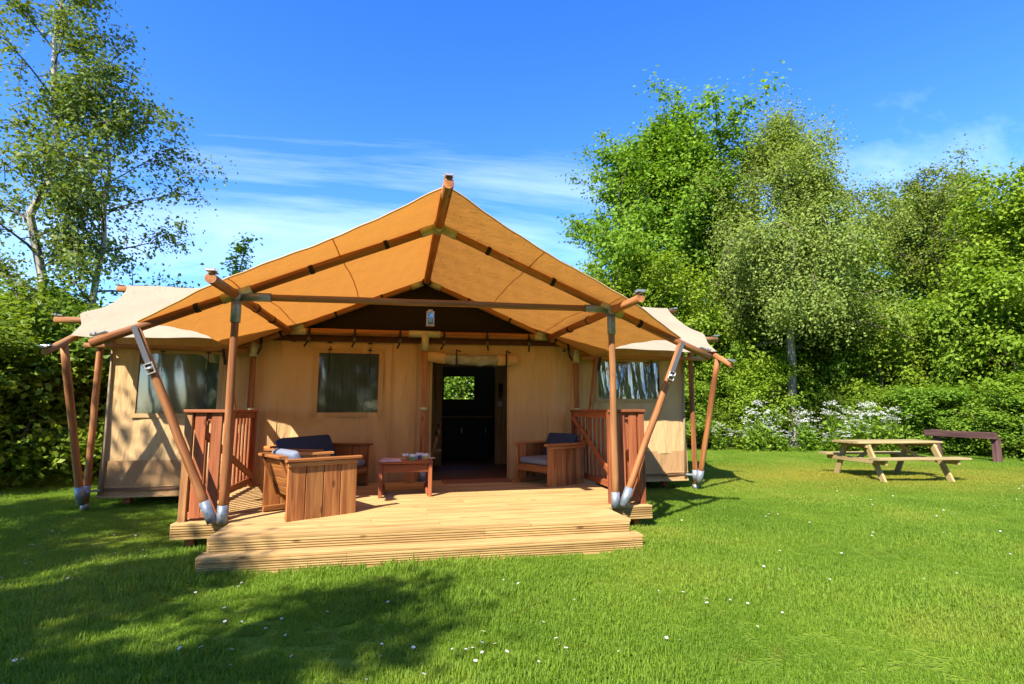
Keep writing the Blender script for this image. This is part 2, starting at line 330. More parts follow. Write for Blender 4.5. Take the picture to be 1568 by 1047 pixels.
# ------------------------------------------------------------------ mesh helpers
class MB:
    """collects shapes (scene coordinates) for one mesh object, with a grain coordinate per vertex"""
    def __init__(self): self.v = []; self.f = []; self.g = []; self.sm = []
    def add(self, vs, fs, gs=None, smooth=False):
        o = len(self.v); self.v += [tuple(p) for p in vs]
        self.g += [tuple(p) for p in (gs if gs is not None else vs)]
        self.f += [tuple(i + o for i in q) for q in fs]; self.sm += [smooth] * len(fs)
        return self
    def prism(self, p0, p1, prof, side, up, smooth=False):
        p0 = Vector(p0); p1 = Vector(p1); L = (p1 - p0).length; k = len(prof); go = rng.uniform(0, 40)
        vs = []; gs = []
        for (q, z) in ((p0, 0), (p1, L)):
            for (a, c) in prof:
                vs.append(q + side * a + up * c); gs.append((a, c, z + go))
        fs = [(i, (i + 1) % k, k + (i + 1) % k, k + i) for i in range(k)]
        fs.append(tuple(range(k - 1, -1, -1))); fs.append(tuple(range(k, 2 * k)))
        return self.add(vs, fs, gs, smooth)
    def bar(self, p0, p1, w, h, up=(0, 0, 1), ch=0.004):
        """chamfered bar from p0 to p1: w across, h along up"""
        p0 = Vector(p0); p1 = Vector(p1); d = (p1 - p0).normalized(); up = Vector(up)
        side = d.cross(up).normalized(); up = side.cross(d).normalized()
        a = w / 2; b2 = h / 2; c = min(ch, a * 0.45, b2 * 0.45)
        prof = [(-a + c, -b2), (a - c, -b2), (a, -b2 + c), (a, b2 - c), (a - c, b2), (-a + c, b2), (-a, b2 - c), (-a, -b2 + c)]
        return self.prism(p0, p1, prof, side, up)
    def tube(self, pts, rad, seg=12, cap=True, smooth=True, wob=0.0):
        pts = [Vector(p) for p in pts]; n = len(pts); go = rng.uniform(0, 40); acc = 0
        if not hasattr(rad, '__len__'): rad = [rad] * n
        d = (pts[-1] - pts[0]).normalized()
        ref = Vector((0, 0, 1)) if abs(d.z) < 0.9 else Vector((0, 1, 0))
        vs = []; gs = []; fs = []
        for i, p in enumerate(pts):
            t = (pts[min(i + 1, n - 1)] - pts[max(i - 1, 0)]).normalized()
            s = t.cross(ref).normalized(); u = s.cross(t)
            if i: acc += (p - pts[i - 1]).length
            for j in range(seg):
                an = 2 * math.pi * j / seg
                r = rad[i] * (1 + (rng.uniform(-wob, wob) if wob else 0))
                vs.append(p + s * (math.cos(an) * r) + u * (math.sin(an) * r))
                gs.append((math.cos(an) * rad[i], math.sin(an) * rad[i], acc + go))
        for i in range(n - 1):
            for j in range(seg):
                fs.append((i * seg + j, i * seg + (j + 1) % seg, (i + 1) * seg + (j + 1) % seg, (i + 1) * seg + j))
        self.add(vs, fs, gs, smooth)
        if cap:
            o = len(self.v) - len(vs)
            for q in (tuple(range(seg - 1, -1, -1)), tuple((n - 1) * seg + j for j in range(seg))):
                self.f.append(tuple(o + i for i in q)); self.sm.append(False)
        return self
    def build(self, name, mat, parent=None, origin=None):
        org = Vector((0, 0, 0))
        if parent is not None: org = world_loc(parent)
        if origin is not None: org = Vector(origin)
        me = bpy.data.meshes.new(name)
        me.from_pydata([(x - org.x, y - org.y, z - org.z) for (x, y, z) in self.v], [], self.f)
        at = me.attributes.new('gc', 'FLOAT_VECTOR', 'POINT')
        at.data.foreach_set('vector', np.array(self.g, dtype=np.float32).ravel())
        me.polygons.foreach_set('use_smooth', self.sm)
        me.materials.append(M[mat] if isinstance(mat, str) else mat)
        me.update()
        o = bpy.data.objects.new(name, me); COL.objects.link(o)
        if parent is not None: o.parent = parent
        if origin is not None: o.location = origin
        return o

def world_loc(o):
    p = Vector((0, 0, 0))
    while o is not None:
        p = p + o.location; o = o.parent
    return p

def tag(o, label=None, cat=None, group=None, kind=None):
    if label: o['label'] = label
    if cat: o['category'] = cat
    if group: o['group'] = group
    if kind: o['kind'] = kind
    return o

def empty(name, loc, label=None, cat=None, group=None):
    o = bpy.data.objects.new(name, None); o.empty_display_size = 0.1
    COL.objects.link(o); o.location = loc
    return tag(o, label, cat, group)

def copy_tree(o, parent=None):
    c = o.copy(); COL.objects.link(c); c.parent = parent
    for k in list(o.children): copy_tree(k, c)
    return c

def grid(nu, nv, fn, skip=None):
    vs = []; fs = []
    for j in range(nv + 1):
        for i in range(nu + 1): vs.append(fn(i / nu, j / nv))
    for j in range(nv):
        for i in range(nu):
            if skip and skip((i + 0.5) / nu, (j + 0.5) / nv): continue
            a = j * (nu + 1) + i
            fs.append((a, a + 1, a + nu + 2, a + nu + 1))
    return vs, fs

# ------------------------------------------------------------------ ground
g = MB()
vs, fs = grid(40, 40, lambda u, v: ((u - 0.5) * 500 * abs(u - 0.5) * 2, (v - 0.5) * 500 * abs(v - 0.5) * 2, 0))
g.add(vs, fs); tag(g.build('lawn', 'turf'), kind='structure')

# ------------------------------------------------------------------ safari tent
X0 = 0.40; D = 0.275; F1 = 5.85; F2 = 8.55; WY = 8.66; SL = 0.424
RZ = 3.42
tent = empty('safari_tent', (X0, 8.55, 0), 'large beige canvas safari tent on timber poles with open front canopy', 'tent')

def pole(p0, p1, r=0.052, r1=None, mat='pole', seg=14, name='pole'):
    p0 = Vector(p0); p1 = Vector(p1); r1 = r1 or r
    n = 7; mb = MB()
    pts = []; rr = []
    for i in range(n + 1):
        t = i / n
        off = Vector((rng.uniform(-1, 1), rng.uniform(-1, 1), rng.uniform(-1, 1))) * (0.004 if 0 < i < n else 0)
        pts.append(p0.lerp(p1, t) + off); rr.append((r + (r1 - r) * t) * rng.uniform(0.97, 1.03))
    mb.tube(pts, rr, seg, True, True, 0.012)
    return mb.build(name, mat, tent)

def sleeve(par, p0, p1, r=0.062, mat='zinc', name='sleeve'):
    p0 = Vector(p0); p1 = Vector(p1)
    mb = MB(); mb.tube([p0, p1], r, 16)
    d = (p1 - p0).normalized(); s = d.cross(Vector((0, 1, 0)))
    if s.length < 0.1: s = Vector((1, 0, 0))
    s.normalize(); u = s.cross(d)
    for t in (0.5,):                                     # fixing bolt
        c = p0.lerp(p1, t)
        for k in (0,):
            q = c + (u * -1 if u.y > 0 else u) * (r - 0.002) + s * 0.018 * k
            mb.tube([q, q + (u * -1 if u.y > 0 else u) * 0.008], 0.008, 6, True, False)
    return mb.build(name, mat, par)

def along(p0, p1, dist): 
    p0 = Vector(p0); p1 = Vector(p1); return p0 + (p1 - p0).normalized() * dist

def tieband(par, c, d, r=0.06, w=0.045):
    d = Vector(d).normalized(); c = Vector(c)
    mb = MB(); mb.tube([c - d * w / 2, c + d * w / 2], r, 14)
    return mb.build('tie_band', 'black', par)

def pole_tip(par, c, d):
    """galvanised tension clip on a pole end"""
    c = Vector(c); d = Vector(d).normalized(); up = Vector((0, 0, 1)) - d * d.z; up.normalize()
    s = d.cross(up)
    mb = MB()
    mb.bar(c - d * 0.10 + up * 0.062, c + d * 0.03 + up * 0.068, 0.075, 0.012, up, 0.002)
    mb.bar(c - s * 0.05 + up * 0.075 - d * 0.02, c + s * 0.05 + up * 0.075 - d * 0.02, 0.012, 0.02, up, 0.002)
    mb.bar(c - s * 0.045 + up * 0.08 + d * 0.02, c + s * 0.045 + up * 0.08 + d * 0.02, 0.014, 0.014, up, 0.002)
    return mb.build('tension_clip', 'buckle', par)

def webbing(par, p0, p1, w, out, mat='web', name='strap'):
    mb = MB(); mb.bar(p0, p1, w, 0.006, out, 0.001); return mb.build(name, mat, par)

# ridge pole, through both gables
ridge = pole((X0, 4.64, RZ), (X0, 10.2, RZ), 0.053, 0.05); pole_tip(ridge, (X0, 4.64, RZ), (0, -1, 0))
cross = pole((-4.68, 10.0, 3.40), (5.62, 10.0, 3.40), 0.05)
pole_tip(cross, (-4.68, 10.0, 3.40), (-1, 0, 0)); pole_tip(cross, (5.62, 10.0, 3.40), (1, 0, 0))
for s in (-1, 1):
    # front frame
    px = X0 + s * 2.05
    po = pole((px, F1, D + 0.02), (px, F1, 2.50), 0.041, 0.037, 'pole' if s < 0 else 'beam')
    sleeve(po, (px, F1, D), (px, F1, D + 0.17), 0.049)
    sleeve(po, (px, F1, 2.26), (px, F1, 2.53), 0.048)
    ra, rb = Vector((X0, F1, RZ)), Vector((X0 + s * 3.32, F1, RZ - SL * 3.32))
    rf = pole(ra, rb, 0.044)
    dd = rb - ra
    sleeve(rf, along(ra, rb, 0.03), along(ra, rb, 0.22), 0.052, 'zinc_in', 'socket')
    pj = along(ra, rb, 2.05 * math.sqrt(1 + SL * SL))
    sleeve(rf, pj - dd.normalized() * 0.15, pj + dd.normalized() * 0.15, 0.052, 'zinc_in', 'socket')
    for q in (0.62, 1.45, 2.62): tieband(rf, along(ra, rb, q), dd, 0.05)
    pole_tip(rf, along(ra, rb, 3.55), dd)
    # black tensioning cord along the outer rafter
    # purlin at the post line
    pu = pole((px, 5.05, 2.53), (px, F2 + 0.12, 2.57), 0.047)
    pole_tip(pu, (px, 5.05, 2.53), (0, -1, 0))
    sleeve(pu, (px, F1 - 0.12, 2.538), (px, F1 + 0.1, 2.542), 0.054, 'zinc', 'socket')
    for q in (6.6, 7.4): tieband(pu, (px, q, 2.55), (0, 1, 0), 0.054)
    # raking strut
    sa = Vector((px - s * -0.09, F1 - 0.01, D + 0.03)); sb = Vector((X0 + s * 2.93, F1 - 0.02, RZ - SL * 2.93 - 0.02))
    st = pole(sa, sb, 0.041, 0.039)
    sleeve(st, along(sa, sb, -0.02), along(sa, sb, 0.20), 0.049)
    nrm = Vector((0, -1, 0))
    w0 = along(sb, sa, -0.03) + nrm * 0.044; w1 = along(sb, sa, 0.42) + nrm * 0.044
    webbing(st, w0, w1, 0.05, nrm)
    dn = (sa - sb).normalized(); sd = dn.cross(nrm).normalized()
    mb = MB(); c = w1 + nrm * 0.012
    for k in (-1, 1): mb.bar(c + sd * 0.035 * k - dn * 0.055, c + sd * 0.035 * k + dn * 0.055, 0.012, 0.016, nrm, 0.002)
    for k in (-1, -0.2, 1): mb.bar(c + dn * 0.05 * k - sd * 0.042, c + dn * 0.05 * k + sd * 0.042, 0.012, 0.016, nrm, 0.002)
    mb.tube([c - sd * 0.03 + nrm * 0.01, c + sd * 0.03 + nrm * 0.01], 0.014, 8)
    mb.build('ratchet_buckle', 'buckle', st)
    # frame at the tent front wall
    ra, rb = Vector((X0, F2, RZ + 0.02)), Vector((X0 + s * 2.98, F2, RZ + 0.02 - SL * 2.98))
    r2 = pole(ra, rb, 0.045, mat='beam'); dd = rb - ra
    sleeve(r2, along(ra, rb, 0.06), along(ra, rb, 0.26), 0.057, 'zinc_in', 'socket')
    sleeve(r2, along(ra, rb, 2.0), along(ra, rb, 2.22), 0.057, 'zinc_in', 'socket')
    for q in (0.75, 1.5, 2.35): tieband(r2, along(ra, rb, q), dd, 0.056, 0.03)
    pole_tip(r2, rb, dd)
    cx = X0 + s * 2.53
    cp = pole((cx, F2, D + 0.02), (cx, F2, 2.36), 0.045, 0.043)
    sleeve(cp, (cx, F2, 2.16), (cx, F2, 2.38), 0.058, 'zinc_in'); sleeve(cp, (cx, F2, 1.36), (cx, F2, 1.40), 0.056, 'zinc_in', 'collar')
    sleeve(cp, (cx, F2, D), (cx, F2, D + 0.16), 0.06)
    s2 = pole((cx + s * 0.05, F2 - 0.11, D + 0.03), (X0 + s * 2.86, F2 - 0.11, 2.24), 0.044, mat='beam')
    webbing(s2, (X0 + s * 2.90, F2 - 0.17, 2.25), (X0 + s * 2.86, F2 - 0.17, 2.02), 0.035, (0, -1, 0), 'black')
    # wing frame
    wx = -4.15 if s < 0 else 5.06
    wp = pole((wx, F2, 0.03), (wx, F2, 2.62), 0.042)
    sleeve(wp, (wx, F2, 0.02), (wx, F2, 0.10), 0.05); sleeve(wp, (wx, F2, 0.17), (wx, F2, 0.34), 0.05)
    wa, wb = Vector((wx - 0.0, 7.36, 2.06)), Vector((wx, 10.0, 3.27))
    wr = pole(wa, wb, 0.044, mat='beam' if s < 0 else 'pole'); pole_tip(wr, wa, wa - wb)
    ws_a = Vector((wx, F2 - 0.11, 0.14)); ws_b = Vector((wx, 7.72, 2.19))
    ws = pole(ws_a, ws_b, 0.045); sleeve(ws, along(ws_a, ws_b, -0.03), along(ws_a, ws_b, 0.23), 0.053)
    mb = MB(); mb.bar((wx, F2 - 0.02, 0.26), (wx + s * -0.13, WY - 0.02, 0.26), 0.05, 0.03, (0, 0, 1), 0.003); mb.build('bracket', 'zinc', wp)
    x_in = cx + s * 0.07
    pl = pole((x_in, F2 + 0.02, 2.63), (-4.75 if s < 0 else 5.62, F2 + 0.02, 2.63), 0.045, mat='beam')
    pole_tip(pl, (-4.75 if s < 0 else 5.62, F2 + 0.02, 2.63), (s, 0, 0))
    pole((x_in, F2 - 0.06, 2.24), (-4.32 if s < 0 else 5.32, F2 - 0.06, 2.27), 0.036, mat='beam')
    for q in (0.18, 0.82):
        sx = x_in + (wx - x_in) * q
        mb = MB(); mb.bar((sx, WY + 0.3, 0.02), (sx, WY + 0.3, 0.2), 0.09, 0.09, (0, 1, 0)); mb.build('support_leg', 'rail', tent)

# ridge joint fitting
mb = MB(); mb.tube([(X0, F1 - 0.11, RZ), (X0, F1 + 0.11, RZ)], 0.062, 14); mb.build('ridge_socket', 'zinc_in', ridge)
mb = MB(); mb.tube([(X0, F2 - 0.11, RZ), (X0, F2 + 0.05, RZ)], 0.068, 14); mb.build('ridge_socket', 'black', ridge)
# front tie beam and wall tie beam
tb = pole((X0 - 2.05, F1 - 0.0, 2.53), (X0 + 2.05, F1 - 0.0, 2.56), 0.036, mat='beam')
for s in (-1, 1): sleeve(tb, (X0 + s * 2.0, F1, 2.545 + s * 0.015), (X0 + s * 1.72, F1, 2.545 + s * 0.012), 0.046, 'zinc', 'socket')
tb2 = pole((X0 - 2.05, F2, 2.565), (X0 + 2.2, F2, 2.58), 0.05, mat='beam')
sleeve(tb2, (X0 - 0.26, F2, 2.572), (X0 + 0.24, F2, 2.573), 0.057, 'zinc_in', 'socket')
for s in (-1, 1): sleeve(tb2, (X0 + s * 2.02, F2, 2.572 + s * .007), (X0 + s * 1.8, F2, 2.572 + s * .007), 0.057, 'zinc_in', 'socket')
dp = pole((X0, F2 - 0.02, D + 0.02), (X0, F2 - 0.02, 2.50), 0.048, 0.045)
sleeve(dp, (X0, F2 - 0.02, 2.30), (X0, F2 - 0.02, 2.58), 0.06, 'zinc_in'); sleeve(dp, (X0, F2 - 0.02, D), (X0, F2 - 0.02, D + 0.17), 0.064)
sleeve(dp, (X0, F2 - 0.02, 1.36), (X0, F2 - 0.02, 1.41), 0.058, 'zinc_in', 'collar')

# hanging straps with snap buckles along the wall beam
for k, sx in enumerate((-1.35, -0.68, 0.01, 0.70, 1.40, 2.10, -2.02, 2.78)):
    bz = 2.572 if k < 6 else 2.44
    lp = MB(); lp.tube([(sx - 0.014, F2, bz), (sx + 0.014, F2, bz)], 0.056, 14)
    lp.bar((sx, F2 - 0.058, bz), (sx, F2 - 0.062, bz - 0.12), 0.036, 0.006, (0, -1, 0), 0.001)
    sw = rng.uniform(-0.07, 0.07)
    lp.bar((sx, F2 - 0.065, bz - 0.15), (sx + sw, F2 - 0.075, bz - 0.25), 0.028, 0.005, (0, -1, 0), 0.001)
    so = lp.build('hanging_strap', 'black', tent)
    bk = MB(); bk.bar((sx, F2 - 0.068, bz - 0.10), (sx, F2 - 0.072, bz - 0.155), 0.04, 0.018, (0, -1, 0), 0.004); bk.build('snap_buckle', 'web', so)

# ---- canvas
def front_y(a):
    if a < 2.05: return 4.82 + (5.40 - 4.82) * (a / 2.05) + 0.06 * math.sin(math.pi * a / 2.05)
    t = min(1, (a - 2.05) / 0.88); return 5.40 + 0.43 * t ** 1.1
def half_w(y):
    t = (y - F1) / (7.9 - F1)
    if t < 0: return 2.95
    if t > 1: return 2.80
    return 2.95 - 0.15 * t - 0.11 * math.sin(math.pi * t)
def canopy_pt(u, v):
    q = u * 2 - 1; s = 1 if q >= 0 else -1; a = abs(q)
    # walk y with the row; width depends on y
    yf = front_y(a * 2.93)
    y = yf + (10.0 - yf) * v
    w = half_w(y) if v > 0 else 2.93
    if y < F1: w = 2.93
    x = a * w
    z = RZ + 0.058 - SL * x
    bay = 0.0
    if F1 < y < F2: bay = math.sin(math.pi * (y - F1) / (F2 - F1))
    z -= 0.05 * bay * math.sin(math.pi * min(1, x / 2.05)) + 0.02 * bay * (x > 2.05)
    if y < F1:
        tt = (F1 - y) / 1.05
        z += -0.035 * tt * math.sin(math.pi * min(1, x / 2.05)) + 0.004 * math.sin(x * 5) * tt
    z += 0.004 * math.sin(y * 13 + x * 5) + 0.003 * math.sin(x * 23 - y * 7)
    return (X0 + s * x, y, z)
vs, fs = grid(96, 70, canopy_pt)
mb = MB(); mb.add(vs, fs, None, True); canopy = mb.build('canopy', 'roof', tent)
# hem tapes on the canopy edge
hem = MB()
edge = [canopy_pt(i / 96, 0.0) for i in range(97)]
for i in range(96):
    a, b2 = Vector(edge[i]), Vector(edge[i + 1]); hem.tube([a - Vector((0, 0, 0.006)), b2 - Vector((0, 0, 0.006))], 0.009, 6, False)
hem.build('hem', 'hem', canopy)
for s in (-1, 1):
    for a in (0.36, 0.69):
        vs = []
        for v in range(0, 52):
            for e in (-0.0022, 0.0022):
                p = canopy_pt(0.5 + s * (a + e) / 2, 0.004 + v / 70 * 0.985); vs.append((p[0], p[1], p[2] - 0.003))
        mb = MB(); mb.add(vs, [(2 * i, 2 * i + 1, 2 * i + 3, 2 * i + 2) for i in range(51)], None, True); mb.build('seam', 'roof', canopy)
# wing roofs (front slopes), cut along the valley under the canopy, and the rear slope
def wing_z(y): return 2.31 + (3.47 - 2.31) * (y - 7.74) / (10.0 - 7.74)
def wing_roof(s):
    ex = [(7.74, 4.50 if s < 0 else 4.66), (8.15, 4.60 if s < 0 else 4.76), (8.55, 4.85 if s < 0 else 4.95), (8.9, 4.73 if s < 0 else 4.88), (9.3, 4.74 if s < 0 else 4.90), (9.7, 4.82 if s < 0 else 4.96), (10.0, 4.94 if s < 0 else 5.04)]
    def outer(y):
        for (a, b2) in zip(ex, ex[1:]):
            if y <= b2[0]: return a[1] + (b2[1] - a[1]) * (y - a[0]) / (b2[0] - a[0])
        return ex[-1][1]
    def fn(u, v):
        y = 7.74 + (10.0 - 7.74) * v; z0 = wing_z(y)
        xin = max(0.05, (RZ + 0.06 - z0) / SL)
        xin = max(0.02, xin - 0.06)
        x = xin + (outer(y) - xin) * u
        dip = 0.03 * math.sin(math.pi * min(1, max(0, (y - 8.6) / 1.4))) * (0.4 + 0.6 * u) if y > 8.6 else 0
        z = z0 - dip + 0.006 * math.sin(x * 8 + y * 6)
        if v == 0: z += 0.012 * math.sin(u * math.pi * 2)
        return (X0 + s * x, y, z)
    mb = MB(); vs, fs = grid(30, 24, fn); mb.add(vs, fs, None, True)
    return mb.build('wing_roof', 'wing', tent)
for s in (-1, 1):
    wo = wing_roof(s)
    # webbing tensioner on the eave corner
    ex = X0 + s * (4.32 if s < 0 else 4.5)
mb = MB(); vs, fs = grid(30, 10, lambda u, v: (-4.5 + 9.9 * u, 10.0 + 2.9 * v, 3.47 - 1.22 * v + 0.01 * math.sin(u * 40))); mb.add(vs, fs, None, True); mb.build('rear_roof', 'wing', tent)

def wall_grid(x0, x1, z0, z1, y, holes, folds, name, mat, lean=0.0, par=None, step=0.05):
    xs = sorted(set([round(x0 + (x1 - x0) * i / max(1, int((x1 - x0) / step)), 4) for i in range(int((x1 - x0) / step) + 1)] + [v for h in holes for v in (h[0], h[1])] + [x1]))
    zs = sorted(set([round(z0 + (z1 - z0) * i / max(1, int((z1 - z0) / step)), 4) for i in range(int((z1 - z0) / step) + 1)] + [v for h in holes for v in (h[2], h[3])] + [z1]))
    vs = []; fs = []
    for z in zs:
        for x in xs:
            dy = 0
            for (cx_, amp, wl_, slant) in folds:
                q = (x - cx_ - slant * (z - z0)) / wl_
                dy += amp * math.exp(-q * q) * (0.35 + 0.65 * (1 - (z - z0) / (z1 - z0)))
            dy += 0.004 * math.sin(x * 11 + z * 2.3) + 0.003 * math.sin(x * 27 - z * 5)
            vs.append((x, y + dy, z))
    nx = len(xs)
    for j in range(len(zs) - 1):
        for i in range(nx - 1):
            xc = (xs[i] + xs[i + 1]) / 2; zc = (zs[j] + zs[j + 1]) / 2
            if any(h[0] < xc < h[1] and h[2] < zc < h[3] for h in holes): continue
            a = j * nx + i; fs.append((a, a + 1, a + nx + 1, a + nx))
    mb = MB(); mb.add(vs, fs, None, True)
    return mb.build(name, mat, par or tent)

def window(wall, x0, x1, z0, z1, y, film, border=0.07, wave=0.01, cord=True):
    wf = 1.0 if wave > 0.01 else 0.45
    fr = MB()
    for (a, b2, w) in (((x0 - border, z0 - border / 2), (x1 + border, z0 - border / 2), border), ((x0 - border, z1 + border / 2), (x1 + border, z1 + border / 2), border)):
        fr.bar((a[0], y - 0.012, a[1]), (b2[0], y - 0.012, b2[1]), 0.006, w, (0, 0, 1), 0.001)
    for xx in (x0 - border / 2, x1 + border / 2):
        fr.bar((xx, y - 0.013, z0), (xx, y - 0.013, z1), border, 0.006, (0, -1, 0), 0.001)
    fr.build('window_frame', 'hem', wall)
    pn = MB()
    vs, fs = grid(60, 24, lambda u, v: (x0 - 0.01 + (x1 - x0 + 0.02) * u, y + 0.006 + wave * (math.sin(u * 31 * wf + 2 * v + 1.3 * math.sin(v * 3)) * 0.5 + math.sin(u * 13 * wf - v * 2.6) * 0.6 + 0.35 * math.sin(u * 57 * wf + v * 4)) * (0.35 + 0.65 * v), z0 - 0.01 + (z1 - z0 + 0.02) * v))
    pn.add(vs, fs, None, True); pn.build('window_pane', film, wall)

fw = wall_grid(X0 - 2.53, 0.50, D, 2.60, WY, [(-1.21, -0.31, 1.33, 2.25)],
               [(-2.0, -0.05, 0.10, 0.12), (-1.7, 0.035, 0.09, 0.16), (-1.35, -0.03, 0.1, 0.2), (-0.25, -0.045, 0.08, -0.12), (-0.05, 0.04, 0.08, -0.18), (0.2, -0.03, 0.07, -0.1)], 'front_wall', 'wall')
window(fw, -1.21, -0.31, 1.33, 2.25, WY, 'film', 0.075, 0.0015)
fw2 = wall_grid(1.78, X0 + 2.53, D, 2.60, WY, [], [(1.85, -0.03, 0.05, -0.03), (2.2, 0.02, 0.2, 0.1), (2.75, -0.04, 0.1, -0.1)], 'front_wall', 'wall')
fw3 = wall_grid(0.50, 1.78, 2.17, 2.60, WY, [], [], 'door_header', 'wall')
for xx in (-1.78, -0.10, 0.28):
    sm_ = MB(); sm_.bar((xx, WY - 0.012, D), (xx, WY - 0.012, 2.55), 0.012, 0.008, (0, -1, 0), 0.001); sm_.build('seam', 'hem', fw)
sm_ = MB(); sm_.bar((2.62, WY - 0.012, D), (2.62, WY - 0.012, 2.55), 0.012, 0.008, (0, -1, 0), 0.001); sm_.build('seam', 'hem', fw2)
jb = MB(); jb.bar((0.505, WY - 0.02, D), (0.505, WY - 0.02, 2.2), 0.05, 0.03, (0, -1, 0), 0.01); jb.build('door_edge', 'hem', fw)
jb = MB(); jb.bar((1.775, WY - 0.015, D), (1.775, WY - 0.015, 2.2), 0.03, 0.02, (0, -1, 0), 0.006); jb.build('door_edge', 'hem', fw2)
for (tx, tz) in ((-1.59, 2.42), (-1.06, 2.41), (-1.05, 2.30), (-0.45, 2.41), (-0.45, 2.30), (2.75, 2.36)):
    mb = MB(); mb.bar((tx - 0.035, WY - 0.02, tz), (tx + 0.035, WY - 0.02, tz), 0.014, 0.016, (0, -1, 0), 0.003)
    mb.bar((tx, WY - 0.02, tz), (tx, WY - 0.02, tz + 0.05), 0.016, 0.012, (0, -1, 0), 0.003); mb.build('toggle', 'black', fw if tx < 0.4 else fw2)
for tx in (-1.06, -0.45):
    mb = MB(); mb.tube([(tx, WY - 0.02, 2.30), (tx + 0.005, WY - 0.028, 2.1), (tx - 0.006, WY - 0.024, 1.93)], 0.005, 6); mb.build('tie_cord', 'black', fw)

bd = MB(); bd.bar((X0 - 2.45, WY - 0.035, 2.47), (X0 + 2.45, WY - 0.035, 2.49), 0.008, 0.10, (0, 0, 1), 0.002); bd.build('shade_strip', plain('painted_shade_brown', (0.09, 0.035, 0.015), 0.9, 0, 0.2), tent)  # dark strip painted in for the shadow gap below the wall beam
# rolled-up door flap
fl = MB(); nseg = 40
def roll_c(t): return Vector((0.44 + 1.46 * t, WY - 0.085, 2.215 - 0.03 * t - 0.03 * math.sin(math.pi * t)))
def roll_piece(t0, t1, r, amp, k):
    vs = []; fs = []; n = 26; sg = 16
    for i in range(n + 1):
        t = t0 + (t1 - t0) * i / n; c = roll_c(t)
        for j in range(sg):
            an = 2 * math.pi * j / sg
            rr = r * (1 + amp * math.sin(an * 3 + t * 22 + k) + amp * 0.7 * math.sin(t * 40 - an * 2))
            vs.append((c.x, c.y + math.cos(an) * rr * 0.75, c.z + math.sin(an) * rr))
    for i in range(n):
        for j in range(sg): fs.append((i * sg + j, i * sg + (j + 1) % sg, (i + 1) * sg + (j + 1) % sg, (i + 1) * sg + j))
    fs.append(tuple(range(sg - 1, -1, -1))); fs.append(tuple(n * sg + j for j in range(sg)))
    mb = MB(); mb.add(vs, fs, None, True); return mb
roll = roll_piece(0.19, 0.79, 0.085, 0.11, 0.4).build('door_flap_roll', plain('rolled_film', (0.26, 0.26, 0.20), 0.35, 0, 0.3, 9), tent)
roll_piece(0.0, 0.20, 0.088, 0.05, 1.2).build('canvas_end', 'wall', roll); roll_piece(0.78, 1.0, 0.088, 0.05, 2.2).build('canvas_end', 'wall', roll)
for t in (0.31, 0.87):
    c = roll_c(t); mb = MB(); mb.tube([(c.x, c.y, c.z), (c.x + 0.02, c.y, c.z)], 0.1, 14)
    mb.bar((c.x + 0.01, WY - 0.15, c.z + 0.14), (c.x + 0.01, WY - 0.15, c.z - 0.1), 0.02, 0.006, (0, -1, 0), 0.001)
    mb.bar((c.x + 0.0, WY - 0.15, c.z + 0.15), (c.x + 0.08, WY - 0.15, c.z + 0.12), 0.006, 0.022, (0, 0, 1), 0.001); mb.build('flap_tie', 'black', roll)

# gable gauze
gz = MB(); vs = [(X0 - 2.15, WY - 0.02, 2.56), (X0 + 2.15, WY - 0.02, 2.56), (X0, WY - 0.02, 3.46)]
gz.add(vs, [(0, 1, 2)]); gz.build('gable_gauze', 'net', tent)

# wing walls with skirts and windows
for s in (-1, 1):
    if s < 0: xo, xi, wn_ = -4.06, X0 - 2.53, (-3.68, -2.62, 1.32, 2.19)
    else: xo, xi, wn_ = 4.98, X0 + 2.53, (3.36, 4.50, 1.56, 2.20)
    a, b2 = min(xo, xi), max(xo, xi)
    ww = wall_grid(a, b2, 0.62, 2.62, WY, [wn_], [(a + 0.3, 0.02, 0.15, 0.05), (b2 - 0.4, -0.02, 0.15, -0.04)], 'wing_wall', 'wall')
    window(ww, *wn_, WY, 'film' if s < 0 else 'film2', 0.06, 0.002 if s < 0 else 0.016)
    wall_grid(a, b2, 0.15, 0.66, WY - 0.014, [], [(a + 0.5, 0.02, 0.2, 0.1), (b2 - 0.5, 0.02, 0.2, -0.1)], 'skirt', 'skirt', par=ww)
    hm = MB(); hm.bar((a, WY - 0.024, 0.30), (b2, WY - 0.024, 0.30), 0.006, 0.018, (0, 0, 1), 0.001); hm.bar((a, WY - 0.024, 0.165), (b2, WY - 0.024, 0.165), 0.014, 0.03, (0, 0, 1), 0.004)
    hm.build('hem', 'hem', ww)
    cd = MB(); cd.tube([(xo - s * 0.06, WY - 0.03, 0.2), (xo - s * 0.02, WY - 0.03, 2.4)], 0.018, 8); cd.build('corner_lacing', 'wing', ww)
    for (tx, tz) in (((wn_[0] + 0.3), wn_[3] + 0.03), ((wn_[1] - 0.15), wn_[3] + 0.03)):
        mb = MB(); mb.bar((tx - 0.03, WY - 0.025, tz), (tx + 0.03, WY - 0.025, tz), 0.014, 0.016, (0, -1, 0), 0.003)
        mb.tube([(tx, WY - 0.03, tz), (tx + 0.004, WY - 0.034, tz - 0.3)], 0.006, 6); mb.build('toggle', 'black', ww)
    # side wall of the wing
    sw_ = MB(); vs, fs = grid(20, 12, lambda u, v: (xo + 0.01 * math.sin(u * 17), WY + 3.9 * u, 0.15 + 2.35 * v)); sw_.add(vs, fs, None, True); sw_.build('side_wall', 'wall', tent)
cu = MB(); vs, fs = grid(20, 6, lambda u, v: (-3.72 + 0.40 * u * (1 - 0.25 * (1 - v) * 0), WY + 0.08 + 0.02 * math.sin(u * 25), 1.36 + 0.62 * v)); cu.add(vs, fs, None, True); cu.build('curtain', 'curtain', tent)
